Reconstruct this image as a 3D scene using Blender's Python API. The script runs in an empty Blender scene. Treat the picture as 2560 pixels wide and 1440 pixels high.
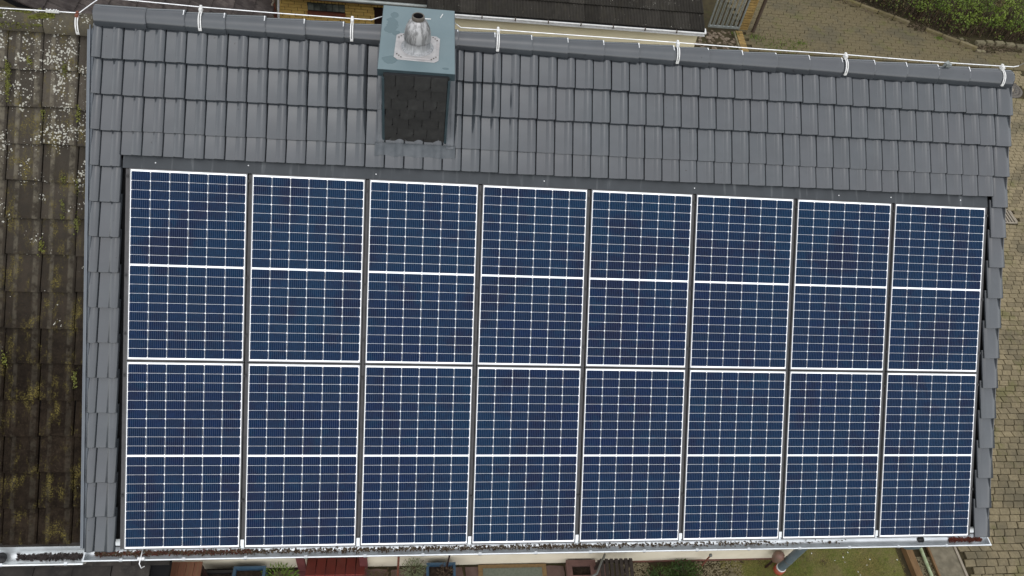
import bpy, math, random
from mathutils import Matrix, Vector, noise as mnoise

# ------------------------------------------------------------------ camera, world, light
S = bpy.context.scene
COL = S.collection
R = random.Random(7)
A = math.radians(41.4725)          # roof pitch
G = 5.0                            # height of the roof-plane origin (top left corner of the panel field)
ROOF = Matrix.Translation((0, 0, G)) @ Matrix.Rotation(A, 4, 'X')
CAM_P = Vector((2.5303, -5.4942, 10.1226))
FPX = 1936.0                       # focal length for a 2560 px wide picture
CX = Vector((0.99091, -0.06164, 0.11921)); CY = Vector((0.02894, -0.77379, -0.63256)); CZ = Vector((0.13308, 0.63026, -0.76490))
CZ.normalize(); CX = (CX - CZ * CX.dot(CZ)).normalized(); CY = CZ.cross(CX)
cd = bpy.data.cameras.new('camera'); cam = bpy.data.objects.new('camera', cd); COL.objects.link(cam)
cam.matrix_world = Matrix(((CX.x, -CY.x, -CZ.x, CAM_P.x), (CX.y, -CY.y, -CZ.y, CAM_P.y), (CX.z, -CY.z, -CZ.z, CAM_P.z), (0, 0, 0, 1)))
cd.sensor_width = 36.0; cd.lens = 36.0 * FPX / 2560.0; cd.clip_start = 0.1; cd.clip_end = 500
S.camera = cam

SUN_EL, SUN_AZ = math.radians(64), math.radians(188)
W = bpy.data.worlds.new("World"); S.world = W; W.use_nodes = True
nt = W.node_tree
bg = nt.nodes['Background']
sky = nt.nodes.new('ShaderNodeTexSky'); sky.sky_type = 'NISHITA'; sky.sun_disc = False
sky.sun_elevation = SUN_EL; sky.sun_rotation = SUN_AZ; sky.air_density = 1.0; sky.dust_density = 1.0; sky.ozone_density = 1.0
hs = nt.nodes.new('ShaderNodeHueSaturation'); hs.inputs['Saturation'].default_value = 0.22
nt.links.new(sky.outputs[0], hs.inputs['Color']); nt.links.new(hs.outputs[0], bg.inputs[0])
bg.inputs[1].default_value = 0.14
ld = bpy.data.lights.new('sun', 'SUN'); ld.energy = 1.5; ld.angle = math.radians(160); ld.color = (1.0, 0.98, 0.95)
lo = bpy.data.objects.new('sun', ld); COL.objects.link(lo)
sd = Vector((math.sin(SUN_AZ) * math.cos(SUN_EL), math.cos(SUN_AZ) * math.cos(SUN_EL), math.sin(SUN_EL)))
lo.rotation_euler = (-sd).to_track_quat('-Z', 'Y').to_euler(); lo.location = (0, -20, 30)
S.view_settings.view_transform = 'Standard'; S.view_settings.look = 'None'; S.view_settings.gamma = 1.0
S.view_settings.use_curve_mapping = False; S.view_settings.exposure = 0.70

# ------------------------------------------------------------------ helpers
class MB:
    """collects faces and links them as one mesh object"""
    def __init__(s): s.v = []; s.f = []; s.sm = []
    def add(s, vs, fs, smooth=False):
        o = len(s.v); s.v += [tuple(v) for v in vs]
        for f in fs: s.f.append(tuple(i + o for i in f)); s.sm.append(smooth)
        return s
    def box(s, x0, x1, y0, y1, z0, z1, M=None):
        vs = [Vector((x, y, z)) for z in (z0, z1) for y in (y0, y1) for x in (x0, x1)]
        if M is not None: vs = [M @ v for v in vs]
        return s.add(vs, [(0, 2, 3, 1), (4, 5, 7, 6), (0, 1, 5, 4), (1, 3, 7, 5), (3, 2, 6, 7), (2, 0, 4, 6)])
    def prism(s, pts, z0, z1, bev=0.0):
        n = len(pts)
        if bev:
            c = Vector((sum(p[0] for p in pts) / n, sum(p[1] for p in pts) / n))
            ins = [Vector(p[:2]) + (c - Vector(p[:2])).normalized() * bev * 1.3 for p in pts]
            vs = [(p[0], p[1], z0) for p in pts] + [(p[0], p[1], z1 - bev) for p in pts] + [(q.x, q.y, z1) for q in ins]
            fs = [(i, (i + 1) % n, n + (i + 1) % n, n + i) for i in range(n)] + [(n + i, n + (i + 1) % n, 2 * n + (i + 1) % n, 2 * n + i) for i in range(n)] + [tuple(range(2 * n, 3 * n))]
        else:
            vs = [(p[0], p[1], z0) for p in pts] + [(p[0], p[1], z1) for p in pts]
            fs = [(i, (i + 1) % n, n + (i + 1) % n, n + i) for i in range(n)] + [tuple(range(n, 2 * n)), tuple(range(n - 1, -1, -1))]
        return s.add(vs, fs)
    def tube(s, pts, r, n=8, cap=True):
        pts = [Vector(p) for p in pts]; rs = r if isinstance(r, (list, tuple)) else [r] * len(pts)
        vs = []; up = None
        for i, p in enumerate(pts):
            d = (pts[min(i + 1, len(pts) - 1)] - pts[max(i - 1, 0)]).normalized()
            if up is None: up = d.orthogonal().normalized()
            a = (up - d * up.dot(d)).normalized(); up = a; b = d.cross(a)
            vs += [p + (a * math.cos(2 * math.pi * k / n) + b * math.sin(2 * math.pi * k / n)) * rs[i] for k in range(n)]
        fs = [(i * n + k, i * n + (k + 1) % n, (i + 1) * n + (k + 1) % n, (i + 1) * n + k) for i in range(len(pts) - 1) for k in range(n)]
        s.add(vs, fs, True)
        if cap: s.add(vs[:n], [tuple(range(n - 1, -1, -1))]); s.add(vs[-n:], [tuple(range(n))])
        return s
    def lathe(s, prof, c, n=24):
        vs = [(c[0] + r * math.cos(2 * math.pi * k / n), c[1] + r * math.sin(2 * math.pi * k / n), c[2] + z) for r, z in prof for k in range(n)]
        fs = [(i * n + k, i * n + (k + 1) % n, (i + 1) * n + (k + 1) % n, (i + 1) * n + k) for i in range(len(prof) - 1) for k in range(n)]
        return s.add(vs, fs, True)
    def mesh(s, name, m):
        me = bpy.data.meshes.new(name); me.from_pydata(s.v, [], s.f)
        me.polygons.foreach_set('use_smooth', s.sm)
        for x in (m if isinstance(m, (list, tuple)) else [m]): me.materials.append(x)
        me.validate(); me.update(); return me
    def build(s, name, m, parent=None, origin=None):
        return place(name, s.mesh(name, m), parent, origin)

def world_of(o):
    return (world_of(o.parent) if o.parent else Matrix()) @ o.matrix_basis
def place(name, me, parent=None, mw=None):
    """link a mesh; mw is its world matrix (default: mesh is written in world coordinates)"""
    o = bpy.data.objects.new(name, me); COL.objects.link(o)
    mw = mw if mw is not None else Matrix()
    if parent is not None: o.parent = parent; mw = world_of(parent).inverted() @ mw
    o.matrix_basis = mw
    return o
def local(name, me, parent, mb):
    o = bpy.data.objects.new(name, me); COL.objects.link(o); o.parent = parent; o.matrix_basis = mb; return o
def tag(o, label=None, cat=None, group=None, kind=None):
    for k, v in (('label', label), ('category', cat), ('group', group), ('kind', kind)):
        if v: o[k] = v
    return o
def thing(name, label, cat, loc=(0, 0, 0), group=None, mw=None):
    o = bpy.data.objects.new(name, None); COL.objects.link(o); o.empty_display_size = 0.2
    o.matrix_basis = mw if mw is not None else Matrix.Translation(loc)
    return tag(o, label, cat, group)
def T(x, y, z): return Matrix.Translation((x, y, z))
def RZ(a): return Matrix.Rotation(a, 4, 'Z')
def RX(a): return Matrix.Rotation(a, 4, 'X')
def RY(a): return Matrix.Rotation(a, 4, 'Y')
def project(p):
    q = Vector(p) - CAM_P
    return 1280 + FPX * q.dot(CX) / q.dot(CZ), 720 + FPX * q.dot(CY) / q.dot(CZ), q.dot(CZ)

# ------------------------------------------------------------------ materials
class N:
    def __init__(s, name):
        s.m = bpy.data.materials.new(name); s.m.use_nodes = True; s.t = s.m.node_tree
        s.b = s.t.nodes['Principled BSDF']
    def n(s, t, **kw):
        x = s.t.nodes.new(t)
        for k, v in kw.items(): setattr(x, k, v)
        return x
    def put(s, sock, v):
        if hasattr(v, 'is_linked') or isinstance(v, bpy.types.NodeSocket): s.t.links.new(v, sock)
        elif isinstance(v, (tuple, list)) and len(v) == 3 and sock.type == 'RGBA': sock.default_value = (*v, 1)
        else: sock.default_value = v
    def math(s, op, a, b=0.0, c=None):
        x = s.n('ShaderNodeMath', operation=op); s.put(x.inputs[0], a); s.put(x.inputs[1], b)
        if c is not None: s.put(x.inputs[2], c)
        return x.outputs[0]
    def vmath(s, op, a, b):
        x = s.n('ShaderNodeVectorMath', operation=op); s.put(x.inputs[0], a); s.put(x.inputs[1], b); return x.outputs[0]
    def mix(s, f, a, b, mode='MIX'):
        x = s.n('ShaderNodeMix', data_type='RGBA', blend_type=mode); s.put(x.inputs[0], f); s.put(x.inputs[6], a); s.put(x.inputs[7], b); return x.outputs[2]
    def step(s, v, lo, hi, a=0.0, b=1.0):
        x = s.n('ShaderNodeMapRange', interpolation_type='SMOOTHSTEP'); s.put(x.inputs[0], v)
        for i, q in enumerate((lo, hi, a, b)): s.put(x.inputs[i + 1], q)
        return x.outputs[0]
    def noise(s, vec, scale, detail=4, rough=0.55):
        x = s.n('ShaderNodeTexNoise'); s.put(x.inputs['Vector'], vec); s.put(x.inputs['Scale'], scale); s.put(x.inputs['Detail'], detail); s.put(x.inputs['Roughness'], rough); return x.outputs[0]
    def voro(s, vec, scale, out=0, rnd=1.0):
        x = s.n('ShaderNodeTexVoronoi'); s.put(x.inputs['Vector'], vec); s.put(x.inputs['Scale'], scale); s.put(x.inputs['Randomness'], rnd); return x.outputs[out]
    def coord(s, shift=True):
        o = s.n('ShaderNodeTexCoord').outputs['Object']
        if not shift: return o
        r = s.math('MULTIPLY', s.rand(), 57.0)
        return s.vmath('ADD', o, s.comb(r, r, r))
    def pos(s): return s.n('ShaderNodeNewGeometry').outputs['Position']
    def rand(s): return s.n('ShaderNodeObjectInfo').outputs['Random']
    def comb(s, x, y, z):
        c = s.n('ShaderNodeCombineXYZ'); s.put(c.inputs[0], x); s.put(c.inputs[1], y); s.put(c.inputs[2], z); return c.outputs[0]
    def sep(s, v):
        c = s.n('ShaderNodeSeparateXYZ'); s.put(c.inputs[0], v); return c.outputs
    def scale(s, col, f):
        v = s.n('ShaderNodeVectorMath', operation='SCALE'); s.put(v.inputs[0], col); s.put(v.inputs['Scale'], f); return v.outputs[0]
    def bump(s, h, strength=0.3, dist=0.01):
        x = s.n('ShaderNodeBump'); s.put(x.inputs['Height'], h); x.inputs['Strength'].default_value = strength; x.inputs['Distance'].default_value = dist
        s.put(s.b.inputs['Normal'], x.outputs[0])
    def done(s, col, rough=0.6, spec=0.5, metal=0.0):
        s.put(s.b.inputs['Base Color'], col); s.put(s.b.inputs['Roughness'], rough); s.put(s.b.inputs['Specular IOR Level'], spec); s.put(s.b.inputs['Metallic'], metal)
        return s.m

def pm(name, c1, c2=None, scale=6.0, rough=0.6, spec=0.5, metal=0.0, rnd=0.0, bump=0.0, bscale=60.0, lo=0.35, hi=0.68, stretch=None, dirt=None, dirt_amt=0.0, dirt_scale=3.0):
    k = N(name); v = k.coord()
    if stretch: v = k.vmath('MULTIPLY', v, stretch)
    col = k.mix(k.step(k.noise(v, scale, 6), lo, hi), c1, c2 or tuple(x * 0.8 for x in c1))
    if dirt: col = k.mix(k.math('MULTIPLY', k.step(k.noise(v, dirt_scale, 5, 0.65), 0.5, 0.75), dirt_amt), col, dirt)
    if rnd: col = k.scale(col, k.math('MULTIPLY_ADD', k.rand(), rnd, 1 - rnd / 2))
    if bump: k.bump(k.noise(v, bscale, 4), bump, 0.004)
    return k.done(col, rough, spec, metal)

M = {}
def tile_mat():
    k = N('grey_tile'); v = k.coord(); p = k.pos()
    col = k.mix(k.step(k.noise(v, 5, 5), 0.3, 0.7), (0.036, 0.042, 0.048), (0.043, 0.049, 0.055))
    col = k.mix(k.math('MULTIPLY', k.step(k.noise(p, 1.1, 4), 0.35, 0.7), 0.5), col, (0.043, 0.044, 0.050))
    col = k.mix(k.math('MULTIPLY', k.step(k.noise(k.vmath('MULTIPLY', v, (30, 5, 5)), 1.0, 3), 0.68, 0.8), 0.12), col, (0.120, 0.125, 0.130))
    col = k.mix(k.step(k.noise(k.vmath('ADD', p, (3.0, 8.0, 1.0)), 3.3, 3), 0.40, 0.62), col, k.scale(col, 1.07))
    col = k.mix(k.step(k.noise(v, 17, 3), 0.72, 0.76), col, (0.022, 0.023, 0.025))
    col = k.scale(col, k.math('MULTIPLY_ADD', k.rand(), 0.12, 0.94))
    k.bump(k.noise(v, 350, 2), 0.06, 0.002)
    return k.done(col, k.math('MULTIPLY_ADD', k.noise(v, 8, 3), 0.08, 0.07), 0.60)
M['tile'] = tile_mat()
def old_tile_mat(name, dark, mid, white_z0, white_z1, wamt=1.0, moss=1.0, ribs=False):
    k = N(name); p = k.pos(); r = k.rand()
    sh = k.math('MULTIPLY', r, 9.0)
    col = k.mix(k.step(k.noise(p, 9, 6, 0.7), 0.35, 0.7), dark, mid)
    z = k.sep(p)[2]
    col = k.mix(k.math('MULTIPLY', k.step(z, white_z0, white_z1), 0.42), col, (0.125, 0.112, 0.092))
    col = k.mix(k.math('MULTIPLY', k.step(k.noise(p, 60, 4, 0.7), 0.5, 0.72), 0.6), col, tuple(x * 1.9 for x in mid))
    col = k.scale(col, k.math('MULTIPLY_ADD', r, 0.5, 0.75))
    if ribs:   # the crests of the rolls are rubbed paler
        x = k.sep(k.coord(False))[0]
        w = k.math('MAXIMUM', k.step(k.math('ABSOLUTE', k.math('SUBTRACT', x, 0.086)), 0.024, 0.012), k.step(k.math('ABSOLUTE', k.math('SUBTRACT', x, 0.252)), 0.028, 0.016))
        w = k.math('MULTIPLY', w, k.math('MULTIPLY', k.step(k.noise(p, 14, 4, 0.7), 0.35, 0.62), k.step(z, 3.4, 5.6, 0.12, 0.75)))
        col = k.mix(w, col, (0.125, 0.112, 0.085))
    st = k.noise(k.vmath('MULTIPLY', p, (8, 3.6, 3.6)), 1.0, 6, 0.7)
    fine = k.step(k.noise(p, 85, 3, 0.7), 0.42, 0.62)
    col = k.mix(k.math('MULTIPLY', k.math('MULTIPLY', k.step(st, 0.50, 0.68), fine), 0.6 * moss), col, (0.105, 0.086, 0.024))
    # crusty pale lichen, denser towards the ridge
    dens = k.step(z, white_z0, white_z1)
    grow = k.math('ADD', k.noise(p, 5.5, 4, 0.6), k.math('MULTIPLY_ADD', dens, 0.26, -0.15))
    wob = k.vmath('ADD', p, k.scale(k.n('ShaderNodeTexNoise').outputs['Color'], 0.0))
    d1 = k.math('ADD', k.voro(p, 46), k.math('MULTIPLY_ADD', k.noise(p, 130, 2), 0.4, -0.2))
    size = k.step(grow, 0.46, 0.72, 0.0, 0.40 * wamt)
    w1 = k.step(k.math('SUBTRACT', size, d1), 0.0, 0.05)
    d2 = k.math('ADD', k.voro(k.vmath('ADD', p, (3.1, 1.7, 0.4)), 15), k.math('MULTIPLY_ADD', k.noise(p, 90, 2), 0.3, -0.15))
    w2 = k.step(k.math('SUBTRACT', k.step(grow, 0.42, 0.7, 0.0, 0.20 * wamt), d2), 0.0, 0.04)
    col = k.mix(k.math('MULTIPLY', k.math('MAXIMUM', w1, w2), 0.9), col, k.mix(k.noise(p, 20), (0.22, 0.21, 0.15), (0.46, 0.455, 0.43)))
    k.bump(k.noise(p, 120, 4), 0.6, 0.006)
    return k.done(col, 0.9, 0.05)
M['old'] = old_tile_mat('weathered_tile', (0.0078, 0.0055, 0.0038), (0.0175, 0.0125, 0.0085), 3.3, 6.0, 1.15, 1.8, True)
M['oldridge'] = old_tile_mat('mossy_ridge_tile', (0.028, 0.025, 0.017), (0.060, 0.052, 0.032), 4.6, 6.2, 0.9, 1.3)
M['annextile'] = old_tile_mat('black_tile', (0.010, 0.0095, 0.009), (0.020, 0.019, 0.017), 1.5, 4.5, 0.8, 0.15)
M['brownroof'] = pm('dark_brown_tile', (0.034, 0.026, 0.024), (0.066, 0.054, 0.048), 9, 0.75, 0.3, rnd=0.5, bump=0.4, bscale=50)
M['porchtile'] = pm('dark_porch_tile', (0.016, 0.014, 0.013), (0.034, 0.029, 0.026), 7, 0.7, 0.3, rnd=0.5, bump=0.4, bscale=60, dirt=(0.10, 0.10, 0.09), dirt_amt=0.25, dirt_scale=22)
M['deck'] = pm('underlay', (0.012, 0.012, 0.013), None, 8, 0.9, 0.1)
def flash_mat():
    k = N('anthracite_sheet'); v = k.coord(False)
    col = k.mix(k.step(k.noise(v, 3, 4), 0.35, 0.7), (0.030, 0.034, 0.038), (0.038, 0.043, 0.048))
    d = k.math('ADD', k.voro(v, 42), k.math('MULTIPLY_ADD', k.noise(v, 120, 2), 0.3, -0.15))
    col = k.mix(k.step(k.math('SUBTRACT', k.step(k.noise(v, 7, 3), 0.45, 0.75, 0.0, 0.30), d), 0.0, 0.05), col, (0.035, 0.038, 0.041))
    col = k.mix(k.math('MULTIPLY', k.step(k.noise(k.vmath('MULTIPLY', v, (16, 1.5, 1)), 1, 4), 0.55, 0.72), 0.35), col, (0.16, 0.17, 0.175))
    return k.done(col, 0.5, 0.22)
M['flash'] = flash_mat()
M['rail'] = pm('anodised_rail', (0.036, 0.035, 0.036), (0.050, 0.048, 0.049), 12, 0.5, 0.4, bump=0.1)
M['black'] = pm('black_plastic', (0.012, 0.012, 0.013), None, 12, 0.45, 0.4)
M['frame'] = pm('dark_anodised_frame', (0.060, 0.062, 0.062), (0.078, 0.078, 0.080), 10, 0.4, 0.5)
M['backsheet'] = pm('white_backsheet', (0.84, 0.85, 0.87), (0.82, 0.83, 0.85), 6, 0.25, 0.3)
def cell_mat():
    k = N('solar_cell'); o = k.coord(False); r = k.rand(); p = k.pos()
    x = k.sep(o)[0]
    ph = k.math('ABSOLUTE', k.math('SUBTRACT', k.math('FRACT', k.math('MULTIPLY_ADD', x, 9 / 0.1625, 0.5)), 0.5))
    line = k.step(ph, 0.10, 0.04)          # busbar wires, nine on each cell
    c = k.mix(r, (0.0026, 0.0100, 0.038), (0.0046, 0.0120, 0.031))
    c = k.mix(k.step(k.noise(p, 0.55, 3), 0.36, 0.66), c, (0.0030, 0.0170, 0.042))
    c = k.mix(k.math('MULTIPLY', k.step(k.noise(k.vmath('ADD', p, (11.0, 4.0, 7.0)), 2.2, 4, 0.6), 0.48, 0.66), 0.75), c, (0.0055, 0.0075, 0.024))
    c = k.mix(k.math('MULTIPLY', k.step(k.noise(k.vmath('ADD', p, (1.0, 14.0, 3.0)), 4.5, 3, 0.6), 0.55, 0.72), 0.6), c, (0.0022, 0.0185, 0.043))
    c = k.scale(c, k.math('MULTIPLY_ADD', k.noise(p, 38, 2), 0.85, 0.50))
    c = k.mix(k.math('MULTIPLY', line, 0.42), c, (0.105, 0.135, 0.22))
    return k.done(c, 0.2, 0.04)
M['cell'] = cell_mat()
def zinc(name, c, rough):
    k = N(name); v = k.coord(False)
    col = k.mix(k.step(k.noise(v, 4, 6, 0.65), 0.35, 0.7), c, tuple(x * 0.82 for x in c))
    k.bump(k.noise(v, 30, 3), 0.08, 0.004)
    return k.done(col, k.math('MULTIPLY_ADD', k.noise(v, 9, 4), 0.2, rough - 0.1), 0.5, 0.75)
M['zinc'] = zinc('zinc', (0.66, 0.69, 0.71), 0.38)
M['zincold'] = zinc('old_zinc', (0.74, 0.77, 0.78), 0.42)
M['alu'] = pm('aluminium', (0.80, 0.81, 0.82), None, 20, 0.35, 0.5, 0.3)
M['white'] = pm('white_clip', (0.60, 0.60, 0.59), (0.50, 0.50, 0.48), 20, 0.5, 0.4)
M['steel'] = None
def steel():
    k = N('streaked_steel'); v = k.coord(False)
    s = k.noise(k.vmath('MULTIPLY', v, (26, 26, 5)), 1.0, 5, 0.7)
    col = k.mix(k.step(s, 0.38, 0.62), (0.13, 0.13, 0.13), (0.36, 0.36, 0.36))
    return k.done(col, k.math('MULTIPLY_ADD', s, 0.25, 0.35), 0.5, 0.55)
M['steel'] = steel()
M['collar'] = pm('bright_collar_metal', (0.27, 0.275, 0.28), (0.15, 0.155, 0.16), 9, 0.35, 0.5, 0.4, stretch=(9, 9, 1))
M['leadplate'] = pm('pale_metal_plate', (0.37, 0.36, 0.355), (0.29, 0.28, 0.28), 14, 0.45, 0.5, 0.35, dirt=(0.30, 0.25, 0.24), dirt_amt=0.6, dirt_scale=9)
def cap_mat():
    k = N('slate_blue_sheet'); v = k.coord(False)
    col = k.mix(k.step(k.noise(v, 3, 4), 0.35, 0.7), (0.098, 0.140, 0.152), (0.112, 0.155, 0.166))
    wet = 0.0
    wob = k.math('MULTIPLY_ADD', k.noise(v, 9, 4, 0.6), 0.26, -0.13)
    for (cx_, cy_, rx, ry) in ((-.25, .17, .065, .14), (-.245, -.36, .072, .062), (-.225, .36, .04, .05), (.26, -.44, .035, .022), (-.20, .06, .05, .05)):
        q_ = k.vmath('MULTIPLY', k.vmath('SUBTRACT', v, (cx_, cy_, 0)), (.1 / rx, .1 / ry, 0))
        ln = k.n('ShaderNodeVectorMath', operation='LENGTH'); k.put(ln.inputs[0], q_)
        wet = k.math('MAXIMUM', wet, k.step(k.math('ADD', ln.outputs['Value'], k.math('MULTIPLY', wob, 0.6)), 0.102, 0.092))
    col = k.mix(k.math('MULTIPLY', wet, 0.85), col, (0.066, 0.103, 0.112))
    d = k.step(k.math('ADD', k.voro(v, 22), k.math('MULTIPLY_ADD', k.noise(v, 60, 2), 0.3, -0.1)), 0.10, 0.07)
    d = k.math('MULTIPLY', d, k.step(k.sep(v)[0], 0.05, 0.22, 0.15, 1.0))
    col = k.mix(k.math('MULTIPLY', d, 0.7), col, (0.07, 0.105, 0.112))
    return k.done(col, k.math('MULTIPLY_ADD', wet, -0.15, 0.42), 0.4)
M['cap'] = cap_mat()
M['captrim'] = pm('dark_teal_trim', (0.020, 0.034, 0.040), (0.028, 0.044, 0.050), 8, 0.4, 0.45)
M['slate'] = pm('black_slate', (0.014, 0.014, 0.0135), (0.019, 0.019, 0.018), 22, 0.55, 0.35, rnd=0.35, bump=0.15, bscale=70, dirt=(0.07, 0.075, 0.07), dirt_amt=0.15, dirt_scale=9)
M['lead'] = pm('lead_flashing', (0.045, 0.053, 0.060), (0.068, 0.076, 0.084), 9, 0.5, 0.4, bump=0.4, bscale=18)
M['leadgrey'] = pm('blue_grey_sheet', (0.090, 0.104, 0.120), (0.105, 0.118, 0.132), 5, 0.45, 0.4)
M['apron'] = pm('dark_apron_sheet', (0.035, 0.043, 0.052), (0.06, 0.068, 0.076), 7, 0.35, 0.5)
M['cream'] = pm('cream_render', (0.62, 0.565, 0.45), (0.57, 0.515, 0.40), 3, 0.9, 0.2, bump=0.3, bscale=150, dirt=(0.45, 0.39, 0.28), dirt_amt=0.35, dirt_scale=2)
M['cream2'] = pm('yellow_cream_render', (0.74, 0.67, 0.47), (0.70, 0.63, 0.43), 2, 0.9, 0.2, bump=0.3, bscale=150)
M['plinth'] = pm('red_brown_plinth', (0.15, 0.065, 0.05), (0.10, 0.055, 0.04), 8, 0.8, 0.2)
M['ybrick'] = pm('yellow_clinker', (0.62, 0.43, 0.135), (0.54, 0.36, 0.11), 12, 0.6, 0.3, rnd=0.2, bump=0.4, bscale=90)
M['pbrick'] = pm('ochre_brick', (0.25, 0.165, 0.055), (0.19, 0.125, 0.045), 12, 0.7, 0.3, rnd=0.4, bump=0.4, dirt=(0.09, 0.08, 0.03), dirt_amt=0.5)
M['mortar'] = pm('dark_mortar', (0.060, 0.036, 0.018), None, 12, 0.9, 0.1)
M['rbrick'] = pm('red_clinker', (0.17, 0.055, 0.030), (0.12, 0.045, 0.03), 10, 0.6, 0.3, rnd=0.3)
M['soffit'] = pm('red_brown_board', (0.22, 0.105, 0.045), (0.17, 0.08, 0.035), 8, 0.7, 0.2)
M['glassblock'] = pm('glass_block', (0.06, 0.07, 0.065), (0.20, 0.22, 0.19), 5, 0.12, 0.6)
M['darkdoor'] = pm('dark_brown_door', (0.024, 0.010, 0.008), None, 9, 0.5, 0.3)
M['redtile'] = pm('oxblood_tile', (0.16, 0.030, 0.022), (0.125, 0.026, 0.02), 9, 0.35, 0.5, rnd=0.2, dirt=(0.2, 0.08, 0.06), dirt_amt=0.2)
M['redjamb'] = pm('dull_red_surround', (0.115, 0.035, 0.034), None, 9, 0.6, 0.3)
M['paver'] = None
def paver_mat(name, c1, c2):
    k = N(name); v = k.coord(); p = k.pos(); r = k.rand()
    col = k.mix(k.step(k.noise(v, 30, 4, 0.7), 0.35, 0.7), c1, c2)
    col = k.scale(col, k.math('MULTIPLY_ADD', r, 0.45, 0.78))
    col = k.mix(k.step(k.noise(v, 150, 2), 0.62, 0.72), col, (0.24, 0.215, 0.15))
    col = k.mix(k.math('MULTIPLY', k.step(k.noise(p, 0.9, 5, 0.65), 0.46, 0.66), 0.7), col, (0.070, 0.062, 0.040))
    col = k.mix(k.math('MULTIPLY', k.step(k.noise(p, 1.9, 5, 0.7), 0.52, 0.68), 0.6), col, (0.085, 0.085, 0.026))
    k.bump(k.noise(v, 120, 3), 0.5, 0.005)
    return k.done(col, 0.85, 0.25)
M['paver'] = paver_mat('tan_paver', (0.128, 0.104, 0.060), (0.180, 0.147, 0.088))
M['paver2'] = paver_mat('olive_paver', (0.074, 0.059, 0.030), (0.108, 0.088, 0.047))
M['soil'] = pm('soil', (0.036, 0.029, 0.017), (0.052, 0.043, 0.022), 7, 0.95, 0.1, bump=0.6, bscale=40, dirt=(0.04, 0.05, 0.012), dirt_amt=0.6, dirt_scale=2)
def turf():
    k = N('worn_turf'); p = k.pos()
    c = k.mix(k.step(k.noise(p, 3.5, 5, 0.65), 0.38, 0.62), (0.110, 0.088, 0.042), (0.075, 0.088, 0.018))
    c = k.mix(k.step(k.noise(p, 60, 4, 0.7), 0.4, 0.65), c, (0.15, 0.135, 0.05))
    c = k.mix(k.step(k.noise(k.vmath('ADD', p, (4.0, 2.0, 0.0)), 5.0, 4, 0.6), 0.58, 0.70), c, (0.055, 0.040, 0.024))
    k.bump(k.noise(p, 90, 3), 0.8, 0.01)
    return k.done(c, 0.95, 0.1)
M['turf'] = turf()
M['leaflitter'] = pm('leaf_litter', (0.050, 0.032, 0.020), (0.16, 0.125, 0.085), 40, 0.8, 0.2)
M['redlitter'] = pm('red_leaf_litter', (0.13, 0.030, 0.018), (0.08, 0.03, 0.02), 25, 0.7, 0.2)
M['darklitter'] = pm('black_sludge', (0.020, 0.014, 0.013), (0.04, 0.03, 0.028), 25, 0.5, 0.3)
def leaf(name, a, b, c):
    k = N(name); p = k.pos()
    col = k.mix(k.step(k.noise(p, 2.2, 3), 0.38, 0.62), a, b)
    col = k.mix(k.step(k.noise(p, 23, 2), 0.45, 0.7), col, c)
    m = k.done(col, 0.6, 0.25)
    return m
M['hedge'] = leaf('hedge_leaf', (0.080, 0.130, 0.016), (0.150, 0.205, 0.028), (0.110, 0.140, 0.034))
M['hedgebrown'] = leaf('hedge_dry_leaf', (0.080, 0.066, 0.024), (0.100, 0.060, 0.030), (0.060, 0.070, 0.022))
M['grass'] = leaf('grass_blade', (0.105, 0.135, 0.018), (0.20, 0.165, 0.050), (0.14, 0.145, 0.028))
M['shrub'] = leaf('low_shrub_leaf', (0.022, 0.050, 0.008), (0.040, 0.070, 0.010), (0.03, 0.045, 0.01))
M['lavender'] = leaf('grey_green_leaf', (0.13, 0.17, 0.07), (0.17, 0.19, 0.10), (0.20, 0.22, 0.15))
M['fern'] = leaf('bright_green_leaf', (0.10, 0.16, 0.02), (0.14, 0.20, 0.035), (0.07, 0.11, 0.02))
M['twig'] = pm('dry_twig', (0.055, 0.036, 0.022), (0.085, 0.06, 0.04), 20, 0.8, 0.2)
M['kerbstone'] = pm('mossy_kerb', (0.115, 0.095, 0.045), (0.15, 0.125, 0.075), 7, 0.9, 0.2, rnd=0.3, bump=0.5, dirt=(0.085, 0.075, 0.012), dirt_amt=0.8)
M['palestone'] = pm('pale_stone', (0.17, 0.15, 0.095), (0.12, 0.105, 0.065), 9, 0.9, 0.2, rnd=0.3, bump=0.5, dirt=(0.08, 0.08, 0.02), dirt_amt=0.5)
M['rubble'] = pm('rubble_stone', (0.12, 0.09, 0.06), (0.25, 0.2, 0.15), 14, 0.9, 0.2, rnd=0.5, bump=0.5)
M['galv'] = pm('galvanised_steel', (0.26, 0.28, 0.27), (0.20, 0.22, 0.21), 10, 0.45, 0.5, 0.5)
M['brownpipe'] = pm('brown_pipe', (0.060, 0.042, 0.030), None, 6, 0.55, 0.4)
M['iron'] = pm('cast_iron', (0.075, 0.066, 0.055), (0.10, 0.09, 0.075), 20, 0.7, 0.3, bump=0.3)
M['concrete'] = pm('concrete', (0.24, 0.21, 0.165), (0.20, 0.175, 0.135), 9, 0.9, 0.2, bump=0.4)
M['bluepot'] = pm('blue_planter', (0.022, 0.060, 0.105), (0.035, 0.075, 0.12), 9, 0.4, 0.5)
M['blackpot'] = pm('black_planter', (0.014, 0.014, 0.016), None, 9, 0.4, 0.5)
M['potsoil'] = pm('potting_soil', (0.018, 0.013, 0.010), (0.04, 0.028, 0.02), 30, 0.95, 0.1, bump=0.8, bscale=60)
M['bench'] = pm('red_brown_wood', (0.19, 0.085, 0.05), (0.13, 0.055, 0.035), 3, 0.7, 0.25, stretch=(22, 1, 1), bump=0.3, dirt=(0.22, 0.2, 0.09), dirt_amt=0.4, dirt_scale=1.5)
M['mat'] = pm('grey_green_mat', (0.135, 0.145, 0.115), (0.11, 0.12, 0.095), 40, 0.95, 0.1, bump=0.6, bscale=200)
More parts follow.
